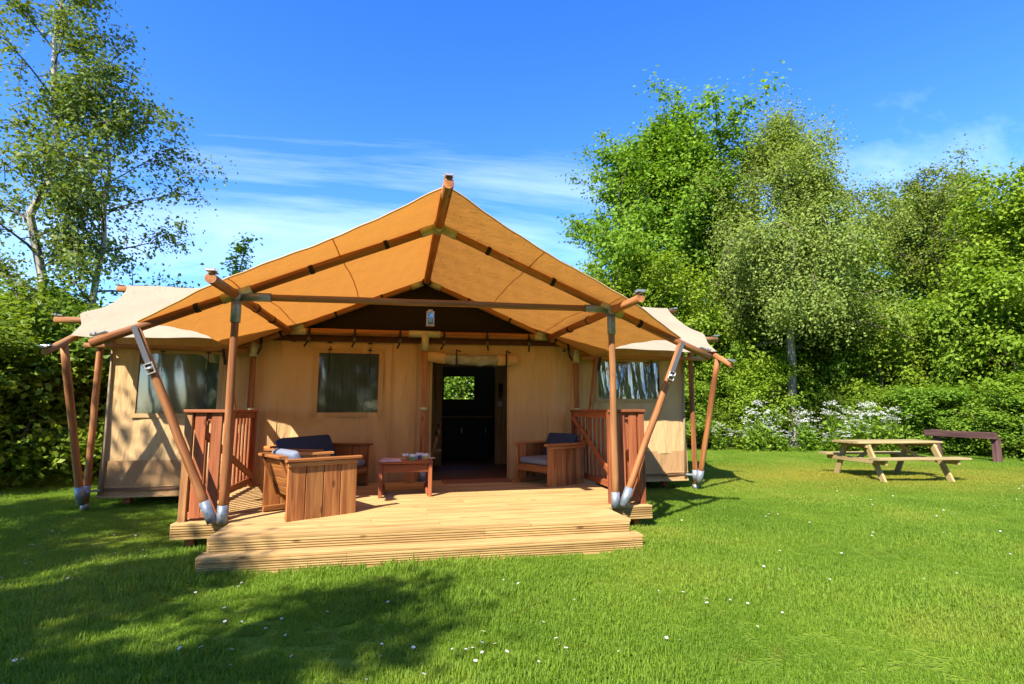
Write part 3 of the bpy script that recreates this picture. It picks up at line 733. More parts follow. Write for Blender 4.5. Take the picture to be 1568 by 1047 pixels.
# rear wall with its window, the indoor darkness put into its colour
bw = wall_grid(-4.06, 4.98, 0.15, 2.5, 12.6, [(1.05, 1.76, 1.62, 2.15)], [], 'rear_wall', plain('rear_wall_shade', (0.05, 0.038, 0.025), 0.9, 0, 0.1), step=0.2)
# unseen opaque sheet added under the roof to keep the interior dark
ll = MB(); vs, fs = grid(20, 20, lambda u, v: (-4.05 + 9.02 * u, WY + 0.03 + 3.9 * v, min(3.2, 2.40 + 0.75 * math.sin(math.pi * (0.06 + 0.88 * v))))); ll.add(vs, fs, None, True); ll.build('light_blocker', plain('light_blocker_cloth', (0.16, 0.11, 0.06), 0.9, 0, 0.1), tent)
# inner floor of boards
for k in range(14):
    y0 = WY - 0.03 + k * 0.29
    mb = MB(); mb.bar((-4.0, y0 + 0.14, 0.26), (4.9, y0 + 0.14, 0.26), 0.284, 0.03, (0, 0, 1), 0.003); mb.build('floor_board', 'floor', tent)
# inner timber partition with opening
pt = empty('partition', (0, 0, 0)); pt.parent = tent; pt.location = Vector((0.6, 10.8, 0)) - tent.location
k = 0
for (xa, xb) in ((-1.9, 0.87), (1.94, 2.9)):
    n_ = max(1, round((xb - xa) / 0.14)); w = (xb - xa) / n_
    for i in range(n_):
        mb = MB(); mb.bar((xa + (i + .5) * w, 10.8, 0.28), (xa + (i + .5) * w, 10.8, 2.4), w - 0.006, 0.03, (0, -1, 0), 0.004); mb.build('plank', 'inner', pt)
mb = MB(); mb.bar((0.8, 10.78, 2.45), (2.0, 10.78, 2.45), 0.04, 0.14, (0, 0, 1)); mb.build('lintel', 'inner', pt)

# ------------------------------------------------------------------ timber deck
deck = empty('timber_deck', (X0, 6.9, 0), 'pale ribbed timber deck with two front steps and reddish railings', 'deck')
def ribbed(w, h, depth=0.005, nrib=6, ch=0.004, gw=0.0045):
    a = w / 2; t = h / 2; prof = [(-a + ch, -t), (a - ch, -t), (a, -t + ch), (a, t - ch), (a - ch, t)]
    st = (w - 2 * ch) / nrib
    for i in range(nrib - 1, 0, -1):
        c = -a + ch + st * i
        prof += [(c + gw, t), (c + gw * 0.6, t - depth), (c - gw * 0.6, t - depth), (c - gw, t)]
    prof += [(-a + ch, t), (-a, t - ch), (-a, -t + ch)]
    return prof
RB = ribbed(0.138, 0.03, 0.004, 7)
def rib_board(name, p0, p1, face, prof=RB, par=None):
    p0 = Vector(p0); p1 = Vector(p1); d = (p1 - p0).normalized(); up = Vector(face); side = d.cross(up).normalized()
    mb = MB(); mb.prism(p0, p1, prof, side, up)
    return mb.build(name, 'deck', par or deck)
DX0, DX1 = X0 - 2.50, X0 + 2.50
y = 5.93
while y < WY + 0.02:
    cut = rng.uniform(-1.0, 1.6)
    for (a, b2) in ((DX0, cut - 0.002), (cut + 0.002, DX1)):
        rib_board('deck_board', (a, y + 0.072, D - 0.015), (b2, y + 0.072, D - 0.015), (0, 0, 1))
    y += 0.144
for k, yy in enumerate((5.235, 5.379, 5.523, 5.667, 5.811)):      # projecting front boards
    cut = rng.uniform(-0.8, 1.4)
    ex = 0.0
    for (a, b2) in ((-1.58, cut - 0.002), (cut + 0.002, 2.34)):
        rib_board('deck_board', (a, yy + 0.045, D - 0.015), (b2, yy + 0.045, D - 0.015), (0, 0, 1))
# risers and lower tread
def riser(x0, x1, yy, zc, h, seed):
    pr = ribbed(h, 0.03, 0.010, 6, 0.004, 0.0062)
    q = sorted([x0, x1] + [x0 + (x1 - x0) * t for t in seed])
    for a, b2 in zip(q, q[1:]):
        rib_board('riser_board', (a + 0.001, yy, zc), (b2 - 0.001, yy, zc), (0, -1, 0), pr)
riser(-1.57, 2.33, 5.228, D - 0.03 - 0.068, 0.135, (0.62,))
riser(-1.60, 2.39, 5.063, 0.058, 0.125, (0.3,))
for k in range(2):
    rib_board('step_tread', (-1.615, 5.113 + 0.10 * k + 0.0, 0.135), (2.405, 5.113 + 0.10 * k, 0.135), (0, 0, 1), ribbed(0.097, 0.028, 0.004, 5))
for s in (-1, 1):
    xx = -1.575 if s < 0 else 2.335
    mb = MB(); mb.bar((xx, 5.245, D - 0.1), (xx, 5.9, D - 0.1), 0.026, 0.136, (0, 0, 1)); mb.build('side_board', 'deck', deck)
    xx = -1.605 if s < 0 else 2.395
    mb = MB(); mb.bar((xx, 5.08, 0.058), (xx, 5.85, 0.058), 0.026, 0.124, (0, 0, 1)); mb.build('side_board', 'deck', deck)
    xs_ = (DX0 - 0.02, -1.60) if s < 0 else (2.36, DX1 + 0.02)
    pr = ribbed(0.15, 0.03, 0.010, 6, 0.004, 0.0062)
    rib_board('fascia_board', (xs_[0], 5.908, D - 0.075 + 0.0), (xs_[1], 5.908, D - 0.075), (0, -1, 0), pr)
    xf = DX0 - 0.016 if s < 0 else DX1 + 0.016
    mb = MB(); mb.bar((xf, 5.925, D - 0.078), (xf, WY - 0.05, D - 0.078), 0.028, 0.145, (0, 0, 1)); mb.build('side_board', 'deck', deck)
    for yy in (6.05, 7.4):
        mb = MB(); mb.bar((X0 + s * 2.38, yy, -0.05), (X0 + s * 2.38, yy, D - 0.035), 0.09, 0.09, (0, 1, 0)); mb.build('support_leg', 'rail', deck)

# railings: front return + side run
RT = 1.375
for s in (-1, 1):
    rl = empty('railing', (0, 0, 0)); rl.parent = deck
    xo = X0 + s * 2.46; yi, yo = 6.02, WY - 0.14
    rl.location = Vector((xo, yi, D)) - deck.location
    def RBar(name, p0, p1, w, h, up=(0, 0, 1), mat='rail'):
        mb = MB(); mb.bar(p0, p1, w, h, up); return mb.build(name, mat, rl)
    xi = X0 + s * 2.10
    # posts
    RBar('post', (xo + s * 0.0, yi, D), (xo, yi, RT - 0.03), 0.07, 0.07, (0, 1, 0), 'beam' if s < 0 else 'rail')
    RBar('post', (xi, yi + 0.07, D), (xi, yi + 0.07, RT - 0.03), 0.06, 0.07, (0, 1, 0))
    RBar('post', (xo, yo, D), (xo, yo, RT - 0.03), 0.07, 0.07, (0, 1, 0))
    # top rails
    RBar('top_rail', (xo + s * 0.045, yi - 0.01, RT - 0.015), (xi - s * 0.04, yi - 0.01, RT - 0.015), 0.095, 0.032)
    RBar('top_rail', (xo, yi + 0.04, RT - 0.0155), (xo, yo + 0.06, RT - 0.0155), 0.095, 0.032)
    RBar('sub_rail', (xo, yi + 0.035, RT - 0.075), (xo, yo, RT - 0.075), 0.035, 0.085)
    RBar('bottom_rail', (xo, yi + 0.035, D + 0.09), (xo, yo, D + 0.09), 0.035, 0.085)
    RBar('bottom_rail', (xo, yi - 0.005, D + 0.06), (xi, yi - 0.005, D + 0.06), 0.03, 0.06)
    RBar('sub_rail', (xo - s * 0.035, yi + 0.012, RT - 0.075), (xi, yi + 0.012, RT - 0.075), 0.03, 0.08)
    for t in (0.30, 0.72):
        xx = xo + (xi - xo) * t
        RBar('slat', (xx, yi - 0.012, D + 0.03), (xx, yi - 0.012, RT - 0.035), 0.10, 0.022, (0, -1, 0))
    n_ = 15
    for i in range(n_):
        yy = yi + 0.14 + (yo - yi - 0.22) * i / (n_ - 1)
        RBar('baluster', (xo + s * 0.03, yy, D + 0.05), (xo + s * 0.03, yy, RT - 0.035), 0.022, 0.062, (0, 1, 0))
    if s < 0: RBar('brace', (xo - s * 0.03, yi + 0.08, RT - 0.16), (xo - s * 0.03, yo - 0.05, D + 0.14), 0.028, 0.085)
    else: RBar('brace', (xo - s * 0.03, yo - 0.05, RT - 0.12), (xo - s * 0.03, yi + 0.9, D + 0.25), 0.028, 0.085)

# ------------------------------------------------------------------ furniture on the deck
def armchair(label, W=0.0, name='armchair', cat='armchair', group='wooden armchairs on the deck'):
    ch = empty(name, (0, 0, 0), label, cat, group)
    def B(name, p0, p1, w, h, up=(0, 0, 1), par=ch):
        mb = MB(); mb.bar(p0, p1, w, h, up, 0.005); return mb.build(name, 'chair', par)
    for s in (-1, 1):
        yy = s * (0.345 + W)
        for i in range(4):
            x = -0.37 + 0.093 + 0.186 * i
            B('side_plank', (x, yy, 0.0), (x, yy, 0.575), 0.179, 0.026, (0, 1, 0))
        B('armrest', (-0.39, yy + s * 0.012, 0.592), (0.405, yy + s * 0.012, 0.592), 0.085, 0.03)
        B('arm_batten', (-0.375, yy + s * 0.024, 0.55), (0.365, yy + s * 0.024, 0.55), 0.022, 0.045)
        B('foot_batten', (-0.36, yy - s * 0.027, 0.04), (0.36, yy - s * 0.027, 0.04), 0.028, 0.06)
    B('front_rail', (0.345, -0.328 - W, 0.24), (0.345, 0.328 + W, 0.24), 0.028, 0.10)
    for i in range(4): B('seat_slat', (-0.20 + 0.15 * i, -0.328 - W, 0.285), (-0.20 + 0.15 * i, 0.328 + W, 0.285), 0.12, 0.022)
    # sloping back of boards
    a = Vector((-0.225, 0, 0.20)); b2 = Vector((-0.385, 0, 0.60)); d = (b2 - a).normalized(); nn = Vector((d.z, 0, -d.x))
    for i in range(4):
        c = a + d * (0.055 + 0.105 * i)
        B('back_plank', c + Vector((0, -0.325 - W, 0)), c + Vector((0, 0.325 + W, 0)), 0.022, 0.10, d)
    for s in (-1, 1):
        q = Vector((0, s * (0.26 + W), 0)) - nn * 0.024
        B('back_batten', a + q, b2 + q - d * 0.01, 0.045, 0.026, nn)
    B('back_cap', Vector((-0.405, -0.325 - W, 0.622)), Vector((-0.405, 0.325 + W, 0.622)), 0.09, 0.03)
    return ch
def pillow(name, cx, cy, cz, lx, ly, lz, mat, tilt=0.0, label='', group=None):
    mb = MB(); sg = 14
    def sup(t, e=0.13): return math.copysign(abs(t) ** e, t)
    vs = []; fs = []; nu = 48; nv = 14
    for j in range(nv + 1):
        ph = -math.pi / 2 + math.pi * j / nv
        for i in range(nu):
            th = 2 * math.pi * i / nu
            x = lx / 2 * sup(math.cos(ph), 0.22) * sup(math.cos(th)); y = ly / 2 * sup(math.cos(ph), 0.22) * sup(math.sin(th)); z = lz / 2 * sup(math.sin(ph), 0.45)
            z *= 1 + 0.12 * (1 - (x / lx * 2) ** 2) * (1 - (y / ly * 2) ** 2)
            ct, s_ = math.cos(tilt), math.sin(tilt)
            vs.append((cx + x * ct + z * s_, cy + y, cz - x * s_ + z * ct))
    for j in range(nv):
        for i in range(nu): fs.append((j * nu + i, j * nu + (i + 1) % nu, (j + 1) * nu + (i + 1) % nu, (j + 1) * nu + i))
    mb.add(vs, fs, None, True)
    o = mb.build(name, mat); tag(o, label, 'cushion', group); return o
chairs = [
    ((-0.915, 6.255, D), math.radians(30.5), 'at the front left of the deck beside the steps', 'wooden plank armchair seen from behind at the deck edge'),
    ((-1.0, 7.80, D), math.radians(-25), '', 'wooden plank two-seat sofa below the tent window'),
    ((2.29, 7.96, D), math.radians(206.5), '', 'wooden plank armchair right of the tent door facing the table')]
proto = armchair(chairs[0][3])
cl = [('pale grey seat cushion in the armchair at the deck edge', 'grey blue cushion behind the back board of the armchair at the deck edge'),
      ('grey seat cushion on the wooden sofa below the tent window', 'long navy back cushion on the wooden sofa below the tent window'),
      ('grey seat cushion in the armchair right of the door', 'navy back cushion in the armchair right of the door')]
for i, (loc, rz, _, lab) in enumerate(chairs):
    c = proto if i == 0 else copy_tree(proto) if i == 2 else armchair(lab, 0.285, 'wooden_sofa', 'sofa', None)
    wd = 1.19 if i == 1 else 0.62
    c['label'] = lab; c.location = loc; c.rotation_euler = (0, 0, rz)
    sc_ = pillow('seat_cushion', 0.06, 0, 0.343, 0.60, wd, 0.10, 'greyf', 0, cl[i][0], 'armchair cushions')
    hz = 0.525 if i else 0.47
    bc = pillow('back_cushion', -0.20, 0, hz, 0.44, wd, 0.10, 'navy' if i else 'greyf', math.radians(66), cl[i][1], 'armchair cushions')
    for o in (sc_, bc): o.location = loc; o.rotation_euler = (0, 0, rz)

# coffee table
ct = empty('coffee_table', (0.12, 7.36, D), 'low reddish wooden coffee table with cups and papers on it', 'table')
def TB(name, p0, p1, w, h, up=(0, 0, 1)):
    mb = MB(); mb.bar(p0, p1, w, h, up); return mb.build(name, 'rail', ct)
for i in range(4): TB('top_plank', (-0.22, 7.08 + 0.15 * i + 0.03, 0.703), (0.46, 7.08 + 0.15 * i + 0.03, 0.703), 0.147, 0.028)
for yy in (7.07, 7.64): TB('apron', (-0.16, yy, 0.635), (0.40, yy, 0.635), 0.026, 0.10)
for xx in (-0.19, 0.43):
    for yy in (7.07, 7.64): TB('leg', (xx, yy, D), (xx, yy, 0.688), 0.045, 0.09, (0, 1, 0))
    TB('foot_rail', (xx + (0.036 if xx < 0 else -0.036), 7.06, D + 0.06), (xx + (0.036 if xx < 0 else -0.036), 7.66, D + 0.06), 0.026, 0.06)
    TB('side_apron', (xx, 7.115, 0.64), (xx, 7.595, 0.64), 0.03, 0.09)
# cups
bands = [((0.62, 0.33, 0.10), 'orange'), ((0.16, 0.42, 0.16), 'green'), ((0.10, 0.16, 0.34), 'navy'), ((0.62, 0.52, 0.12), 'yellow')]
for (px_, py_), (bc_, nm) in zip(((0.115, 7.30), (0.205, 7.20), (0.30, 7.38), (0.37, 7.27)), bands):
    cp_ = empty('cup', (px_, py_, 0.7175), 'white cup with %s lower band on the coffee table' % nm, 'cup', 'cups on the coffee table')
    mb = MB(); z = 0.7175
    prof = [(0.030, 0), (0.036, 0.03), (0.040, 0.085), (0.036, 0.085), (0.030, 0.02)]
    mb.tube([(px_, py_, z + h) for r, h in prof], [r for r, h in prof], 18, True); mb.build('cup_body', 'cream', cp_)
    mb = MB(); mb.tube([(px_, py_, z + 0.002), (px_, py_, z + 0.05)], [0.0325, 0.0392], 18, False); mb.build('printed_band', plain('glaze_' + nm, bc_, 0.3, 0, 0.1), cp_)
    mb = MB(); mb.tube([(px_ + 0.036, py_, z + 0.065), (px_ + 0.06, py_, z + 0.06), (px_ + 0.06, py_, z + 0.03), (px_ + 0.036, py_, z + 0.025)], 0.005, 8); mb.build('handle', 'cream', cp_)
for (cx_, cy_, rz, mt_, lab, sx, sy) in ((-0.07, 7.16, 0.15, 'paper', 'bluish printed magazine at the front edge of the coffee table', 0.26, 0.19), (-0.05, 7.42, -0.3, 'paper2', 'lilac leaflet lying behind the magazine on the coffee table', 0.28, 0.2), (0.40, 7.46, -0.5, 'paper2', 'lilac leaflet sticking out over the table edge beside the yellow cup', 0.2, 0.15)):
    mb = MB(); d = Vector((math.cos(rz), math.sin(rz), 0)); c = Vector((cx_, cy_, 0.7215))
    mb.bar(c - d * sx / 2, c + d * sx / 2, sy, 0.006, (0, 0, 1), 0.001)
    tag(mb.build('magazine', mt_, origin=(cx_, cy_, 0.7175)), lab, 'magazine', 'papers on the coffee table')

mb = MB(); mb.bar((0.70, 8.36, D + 0.009), (1.74, 8.36, D + 0.009), 0.36, 0.018, (0, 0, 1), 0.006)
tag(mb.build('doormat', 'mat', origin=(1.22, 8.36, D)), 'reddish brown doormat lying before the tent door', 'doormat')
mb = MB(); mb.bar((0.215, 8.42, D), (0.215, 8.42, D + 0.2), 0.13, 0.08, (0, 1, 0), 0.006)
tag(mb.build('timber_block', 'chair', origin=(0.215, 8.42, D)), 'small brown timber block beside the foot of the door pole', 'block')

# lantern hung from the ridge
ln_ = empty('lantern', (X0, 7.2, 2.5), 'small square candle lantern hanging from the ridge pole by a wire', 'lantern')
mb = MB()
for sx in (-1, 1):
    for sy in (-1, 1): mb.bar((X0 + sx * 0.045, 7.2 + sy * 0.045, 2.51), (X0 + sx * 0.045, 7.2 + sy * 0.045, 2.68), 0.012, 0.012, (0, 1, 0), 0.001)
for z in (2.505, 2.685): mb.bar((X0 - 0.055, 7.2, z), (X0 + 0.055, 7.2, z), 0.11, 0.014, (0, 0, 1), 0.002)
mb.bar((X0, 7.2, 2.69), (X0, 7.2, 2.72), 0.06, 0.06, (0, 1, 0), 0.01)
mb.build('frame', 'buckle', ln_)
for (ax, ay) in ((1, 0), (-1, 0), (0, 1), (0, -1)):
    mb = MB(); c = Vector((X0 + ax * 0.045, 7.2 + ay * 0.045, 0)); t = Vector((ay, ax, 0)) * 0.038
    mb.bar(c - t + Vector((0, 0, 2.595)), c + t + Vector((0, 0, 2.595)), 0.002, 0.16, (0, 0, 1), 0.0005); mb.build('pane', 'glass', ln_)
mb = MB(); mb.tube([(X0, 7.2, 2.512), (X0, 7.2, 2.60)], 0.028, 14); mb.build('candle', 'candle', ln_)
mb = MB(); mb.tube([(X0, 7.2, 2.72), (X0, 7.2, RZ - 0.05)], 0.003, 5); mb.build('wire', 'black', ln_)

# inside the tent
cab = empty('cabinet', (1.5, 12.3, 0.28), 'dark cabinet below the rear window inside the tent', 'cabinet')
mb = MB(); mb.bar((0.95, 12.3, 0.74), (2.05, 12.3, 0.74), 0.5, 0.90, (0, 0, 1), 0.006); mb.build('carcass', 'dark', cab)
mb = MB(); mb.bar((0.92, 12.29, 1.21), (2.08, 12.29, 1.21), 0.56, 0.035, (0, 0, 1)); mb.build('worktop', 'inner', cab)
for x in (1.23, 1.77):
    mb = MB(); mb.bar((x, 12.035, 0.36), (x, 12.035, 1.15), 0.48, 0.02, (0, -1, 0)); dr = mb.build('cabinet_door', 'dark', cab)
    mb = MB(); mb.bar((x + 0.18, 12.018, 0.85), (x + 0.18, 12.018, 0.97), 0.014, 0.016, (0, -1, 0)); mb.build('handle', 'buckle', dr)
wl_ = empty('wall_lamp', (2.05, 10.75, 1.75), 'small dark wall lamp on the inner timber partition', 'lamp')
mb = MB(); mb.tube([(2.05, 10.74, 1.72), (2.05, 10.74, 1.80), (2.05, 10.74, 1.90)], [0.03, 0.05, 0.045], 12); mb.build('shade', 'dark', wl_)
mb = MB(); mb.bar((2.05, 10.775, 1.62), (2.05, 10.775, 1.86), 0.05, 0.02, (0, -1, 0)); mb.build('bracket', 'dark', wl_)
mb = MB(); mb.bar((2.04, 10.775, 1.44), (2.04, 10.775, 1.54), 0.09, 0.018, (0, -1, 0)); tag(mb.build('light_switch', 'switch', origin=(2.04, 10.78, 1.44)), 'pale light switch below the lamp on the inner partition', 'switch')
hc = empty('folded_chair', (0.66, 9.3, 0.28), 'wooden chair leaning just inside the left of the tent doorway', 'chair')
for q in (0, 0.3):
    mb = MB(); mb.bar((0.50, 9.2 + q, 0.28), (0.72, 9.3 + q, 1.12), 0.05, 0.03, (0, -1, 0)); mb.build('leg', 'inner', hc)
for z, x in ((1.08, 0.71), (0.95, 0.675)):
    mb = MB(); mb.bar((x, 9.26, z), (x, 9.62, z), 0.03, 0.09, (0, 0, 1)); mb.build('back_rail', 'dark', hc)
mb = MB(); mb.bar((0.60, 9.25, 0.68), (0.60, 9.57, 0.68), 0.30, 0.03, (0, 0, 1)); mb.build('seat', 'inner', hc)

# ------------------------------------------------------------------ picnic table and barrier
pc = Vector((9.72, 9.12, 0)); pr_ = math.radians(-6.5)
pic = empty('picnic_table', pc, 'weathered pale timber picnic table with attached benches on the lawn', 'picnic table')
pic.rotation_euler = (0, 0, pr_)
def PB(name, p0, p1, w, h, up=(0, 0, 1), par=None):
    mb = MB(); mb.bar(p0, p1, w, h, up, 0.006); o = mb.build(name, 'picnic'); o.parent = pic; return o
for i in range(5): PB('top_plank', (-0.93 - 0.01 * (i % 2), -0.30 + 0.15 * i, 0.735), (0.86 + 0.012 * (i % 3), -0.30 + 0.15 * i, 0.735), 0.145, 0.04)
for s in (-1, 1):
    for i in range(2): PB('bench_plank', (-0.91, s * (0.64 + 0.145 * i), 0.455), (0.95, s * (0.64 + 0.145 * i), 0.455), 0.138, 0.04)
for sx in (-1, 1):
    x = sx * 0.69
    for s in (-1, 1): PB('leg', (x, s * 0.28, 0.715), (x, s * 0.66, -0.01), 0.045, 0.12, (0, 1, 0.5))
    PB('top_bearer', (x + sx * 0.046, -0.34, 0.675), (x + sx * 0.046, 0.34, 0.675), 0.045, 0.08)
    PB('bench_bearer', (x + sx * 0.046, -0.80, 0.39), (x + sx * 0.046, 0.80, 0.39), 0.045, 0.095)
    PB('brace', (x - sx * 0.02, 0, 0.40), (sx * 0.22, 0, 0.69), 0.07, 0.045, (0, 1, 0))

bf = empty('timber_barrier', (15.35, 12.1, 0), 'low dark brown timber barrier rail at the hedge behind the picnic table', 'barrier')
mb = MB(); mb.bar((15.33, 13.1, 0.70), (15.33, 11.18, 0.69), 0.11, 0.17); mb.build('rail', 'fence', bf)
for yy in (12.86, 11.28):
    mb = MB(); mb.bar((15.44, yy, -0.05), (15.44, yy, 0.80 if yy > 12 else 0.64), 0.15, 0.15, (0, 1, 0), 0.012); mb.build('post', 'fence', bf)

# ------------------------------------------------------------------ plants
def leaf_mesh(name, pos, nrm, size, seed, mat, aspect=0.62, fold=0.12, extra=0.0):
    r = np.random.default_rng(seed); N = len(pos)
    nrm = nrm / (np.linalg.norm(nrm, axis=1, keepdims=True) + 1e-9)
    t = r.normal(size=(N, 3)); t -= nrm * np.sum(t * nrm, 1, keepdims=True); t /= (np.linalg.norm(t, axis=1, keepdims=True) + 1e-9)
    b = np.cross(nrm, t)
    s = (size * r.uniform(0.65, 1.3, N))[:, None]
    v = np.empty((N, 4, 3), np.float32)
    v[:, 0] = pos - t * s * 0.5
    v[:, 1] = pos + b * s * aspect * 0.5 + nrm * s * fold - t * s * 0.06
    v[:, 2] = pos + t * s * 0.5 - nrm * s * 0.06
    v[:, 3] = pos - b * s * aspect * 0.5 + nrm * s * fold - t * s * 0.06
    me = bpy.data.meshes.new(name)
    me.vertices.add(N * 4); me.vertices.foreach_set('co', v.reshape(-1))
    me.loops.add(N * 4); me.loops.foreach_set('vertex_index', np.arange(N * 4, dtype=np.int32))
    me.polygons.add(N); me.polygons.foreach_set('loop_start', np.arange(0, N * 4, 4, dtype=np.int32))
    me.polygons.foreach_set('loop_total', np.full(N, 4, np.int32))
    at = me.attributes.new('tint', 'FLOAT', 'POINT')
    at.data.foreach_set('value', np.repeat(np.clip(r.normal(0.5, 0.2, N) + extra, 0, 1), 4).astype(np.float32))
    me.materials.append(M[mat]); me.update(calc_edges=True)
    return me

def make_tree(name, seed, H, tr, R, prof, base, n_limb, n_sub, n_clu, leaves, lsize, sig, mat, bark, el=(0.3, 1.0), droop=0.0, lean=(0, 0), label='', cat='tree', group=None, gap=0.0, crown='crown', trunk='trunk', multi=1, flat=0.5, zmin=0.0):
    """trunk + limbs mesh and a leaf mesh; prof(t) is the crown radius factor at height fraction t"""
    r = random.Random(seed)
    root = empty(name, (0, 0, 0), label, cat, group)
    wood_ = MB(); limb_ = MB(); clusters = []
    for mi in range(multi):
        az0 = r.uniform(0, 6.28)
        tp = []
        sp = 0.28 * H if multi > 1 else 0
        for i in range(11):
            t = i / 10
            tp.append(Vector((lean[0] * t * t + math.cos(az0) * sp * t + r.uniform(-1, 1) * 0.012 * H * (t > 0), lean[1] * t * t + math.sin(az0) * sp * t + r.uniform(-1, 1) * 0.012 * H * (t > 0), H * 0.94 * t)))
        wood_.tube(tp, [tr * (1 - 0.9 * (i / 10)) * (1.35 if i == 0 else 1) + 0.01 for i in range(11)], 9, False)
        nl = max(2, n_limb // multi)
        for k in range(nl):
            t = base + (0.98 - base) * ((k + r.random()) / nl)
            if r.random() < gap: continue
            fi = t * 10 / 0.94 * 0.94; i0 = min(9, int(fi)); p = tp[i0].lerp(tp[i0 + 1], min(1, fi - i0))
            az = k * 2.39996 + r.uniform(-0.5, 0.5)
            tt = (t - base) / (1 - base)
            L = max(0.12 * R, R * prof(tt) * r.uniform(0.72, 1.12)); e = el[0] + (el[1] - el[0]) * tt + r.uniform(-0.15, 0.15)
            d = Vector((math.cos(az) * math.cos(e), math.sin(az) * math.cos(e), math.sin(e)))
            pts = [p]; q = p.copy(); dd = d.copy(); n = 5
            for j in range(n):
                dd = (dd + Vector((r.uniform(-.25, .25), r.uniform(-.25, .25), r.uniform(-.12, .2) - droop * 0.35))).normalized()
                q = q + dd * (L / n); pts.append(q.copy())
            lr = max(0.012, tr * 0.42 * (1 - 0.75 * t) * min(1.0, L / R + 0.2))
            limb_.tube(pts, [lr * (1 - 0.85 * j / n) for j in range(n + 1)], 5, False)
            for sb in range(n_sub):
                f = 0.25 + 0.75 * (sb + r.random()) / n_sub
                j0 = min(n - 1, int(f * n)); b0 = pts[j0].lerp(pts[j0 + 1], f * n - j0)
                d2 = (dd * 0.5 + Vector((r.gauss(0, .6), r.gauss(0, .6), r.gauss(0.15, .45) - droop))).normalized()
                L2 = L * r.uniform(0.22, 0.42) + 0.12 * R * 0.5
                e2 = b0 + d2 * L2
                if droop: mid = b0 + d2 * L2 * 0.5 + Vector((0, 0, 0.06 * L2)); e2.z -= droop * L2 * 0.5
                else: mid = b0 + d2 * L2 * 0.5
                if e2.z > zmin: limb_.tube([b0, mid, e2], [lr * 0.3 + 0.004, lr * 0.2 + 0.003, 0.004], 4, False)
                for c in range(n_clu):
                    g_ = (c + 0.6 + r.random() * 0.4) / n_clu
                    cp_ = b0.lerp(mid, g_ * 2) if g_ < 0.5 else mid.lerp(e2, g_ * 2 - 1)
                    if cp_.z > zmin: clusters.append((cp_.x, cp_.y, cp_.z, L))
    tm = wood_.build(trunk, bark, root); limb_.build('limbs', 'bark', root)
    cl_ = np.array(clusters, np.float64); nr = np.random.default_rng(seed)
    wl_n = 5.5 / max(1.2, R)                                  # leaf density varies from bough to bough
    ph = nr.uniform(0, 6.28, 6)
    fld = sum(np.sin(cl_[:, a % 3] * wl_n * (1 + 0.35 * a) + cl_[:, (a + 1) % 3] * wl_n * 0.8 + ph[a]) for a in range(6)) / 2.4
    wgt = np.clip(0.9 + 0.6 * fld, 0.08, 2.0) if gap is not None else np.ones(len(cl_))
    cnt = np.maximum(0, np.round(wgt / wgt.sum() * leaves)).astype(int)
    idx = np.repeat(np.arange(len(cl_)), cnt)
    sc = nr.uniform(0.6, 1.3, len(cl_))[idx][:, None]
    rad = np.clip(np.abs(nr.normal(size=(len(idx), 1))), 0, 1.5) ** 0.8
    dr = nr.normal(size=(len(idx), 3)); dr /= np.linalg.norm(dr, axis=1, keepdims=True)
    off = dr * rad * sig * 1.6 * sc * np.array([1, 1, 0.75 + droop * 1.3])
    ctint = (nr.normal(0, 0.14, len(cl_)))[idx]
    pos = cl_[idx, :3] + off
    pos[:, 2] = np.maximum(pos[:, 2], 0.03)
    cen = np.array([lean[0] * .5, lean[1] * .5, H * 0.55])
    out = pos - cen; out /= (np.linalg.norm(out, axis=1, keepdims=True) + 1e-6)
    offn = off / (np.linalg.norm(off, axis=1, keepdims=True) + 1e-6)
    nrm = np.array([0, 0, flat]) + out * 0.45 + offn * 0.45 + nr.normal(size=pos.shape) * 0.55
    me = leaf_mesh(crown, pos, nrm, lsize, seed + 1, mat, extra=ctint)
    co = bpy.data.objects.new(crown, me); COL.objects.link(co); co.parent = root; co['kind'] = 'stuff'
    return root

def place(o, x, y, rz=0.0, s=1.0, sz=None, label=None):
    o.location = (x, y, 0); o.rotation_euler = (0, 0, rz); o.scale = (s, s, sz or s)
    if label: o['label'] = label
    return o

dome = lambda t: math.sqrt(max(0.0, 1 - (t * 1.02 - 0.25) ** 2 / 0.62)) if t > 0.25 else 0.72 + 0.28 * t / 0.25
oak = make_tree('oak_tree', 11, 12.7, 0.38, 6.2, lambda t: (0.75 + t) if t < 0.25 else math.sqrt(max(0.03, 1 - ((t - 0.3) / 0.72) ** 2)), 0.20, 44, 10, 3, 120000, 0.175, 0.40, 'oak', 'bark', (0.15, 1.2), 0, label='tall bright green oak with a clumpy crown behind the tent roof')
place(oak, 12.3, 22.0, 0.7)
birch = make_tree('birch_tree', 23, 12.4, 0.19, 4.2, lambda t: 0.85 if t < 0.3 else 0.9 * math.sqrt(max(0.03, 1 - ((t - 0.3) / 0.74) ** 1.6)), 0.31, 50, 9, 4, 110000, 0.105, 0.27, 'blf', 'birch', (0.35, 1.1), 0.75, zmin=4.2, label='pale green weeping birch with white trunk beside the flowering hedge')
place(birch, 14.3, 17.2, 0.4)
alder = make_tree('alder_tree', 31, 11.0, 0.26, 4.4, lambda t: 0.75 if t < 0.3 else math.sqrt(max(0.05, 1 - ((t - 0.45) / 0.62) ** 2)), 0.25, 40, 8, 3, 70000, 0.125, 0.36, 'olive', 'bark', (0.2, 1.0), 0, label='dark olive tree with a rounded loose crown and a leaning trunk', gap=0.12)
place(alder, 25.0, 19.8, 1.1)
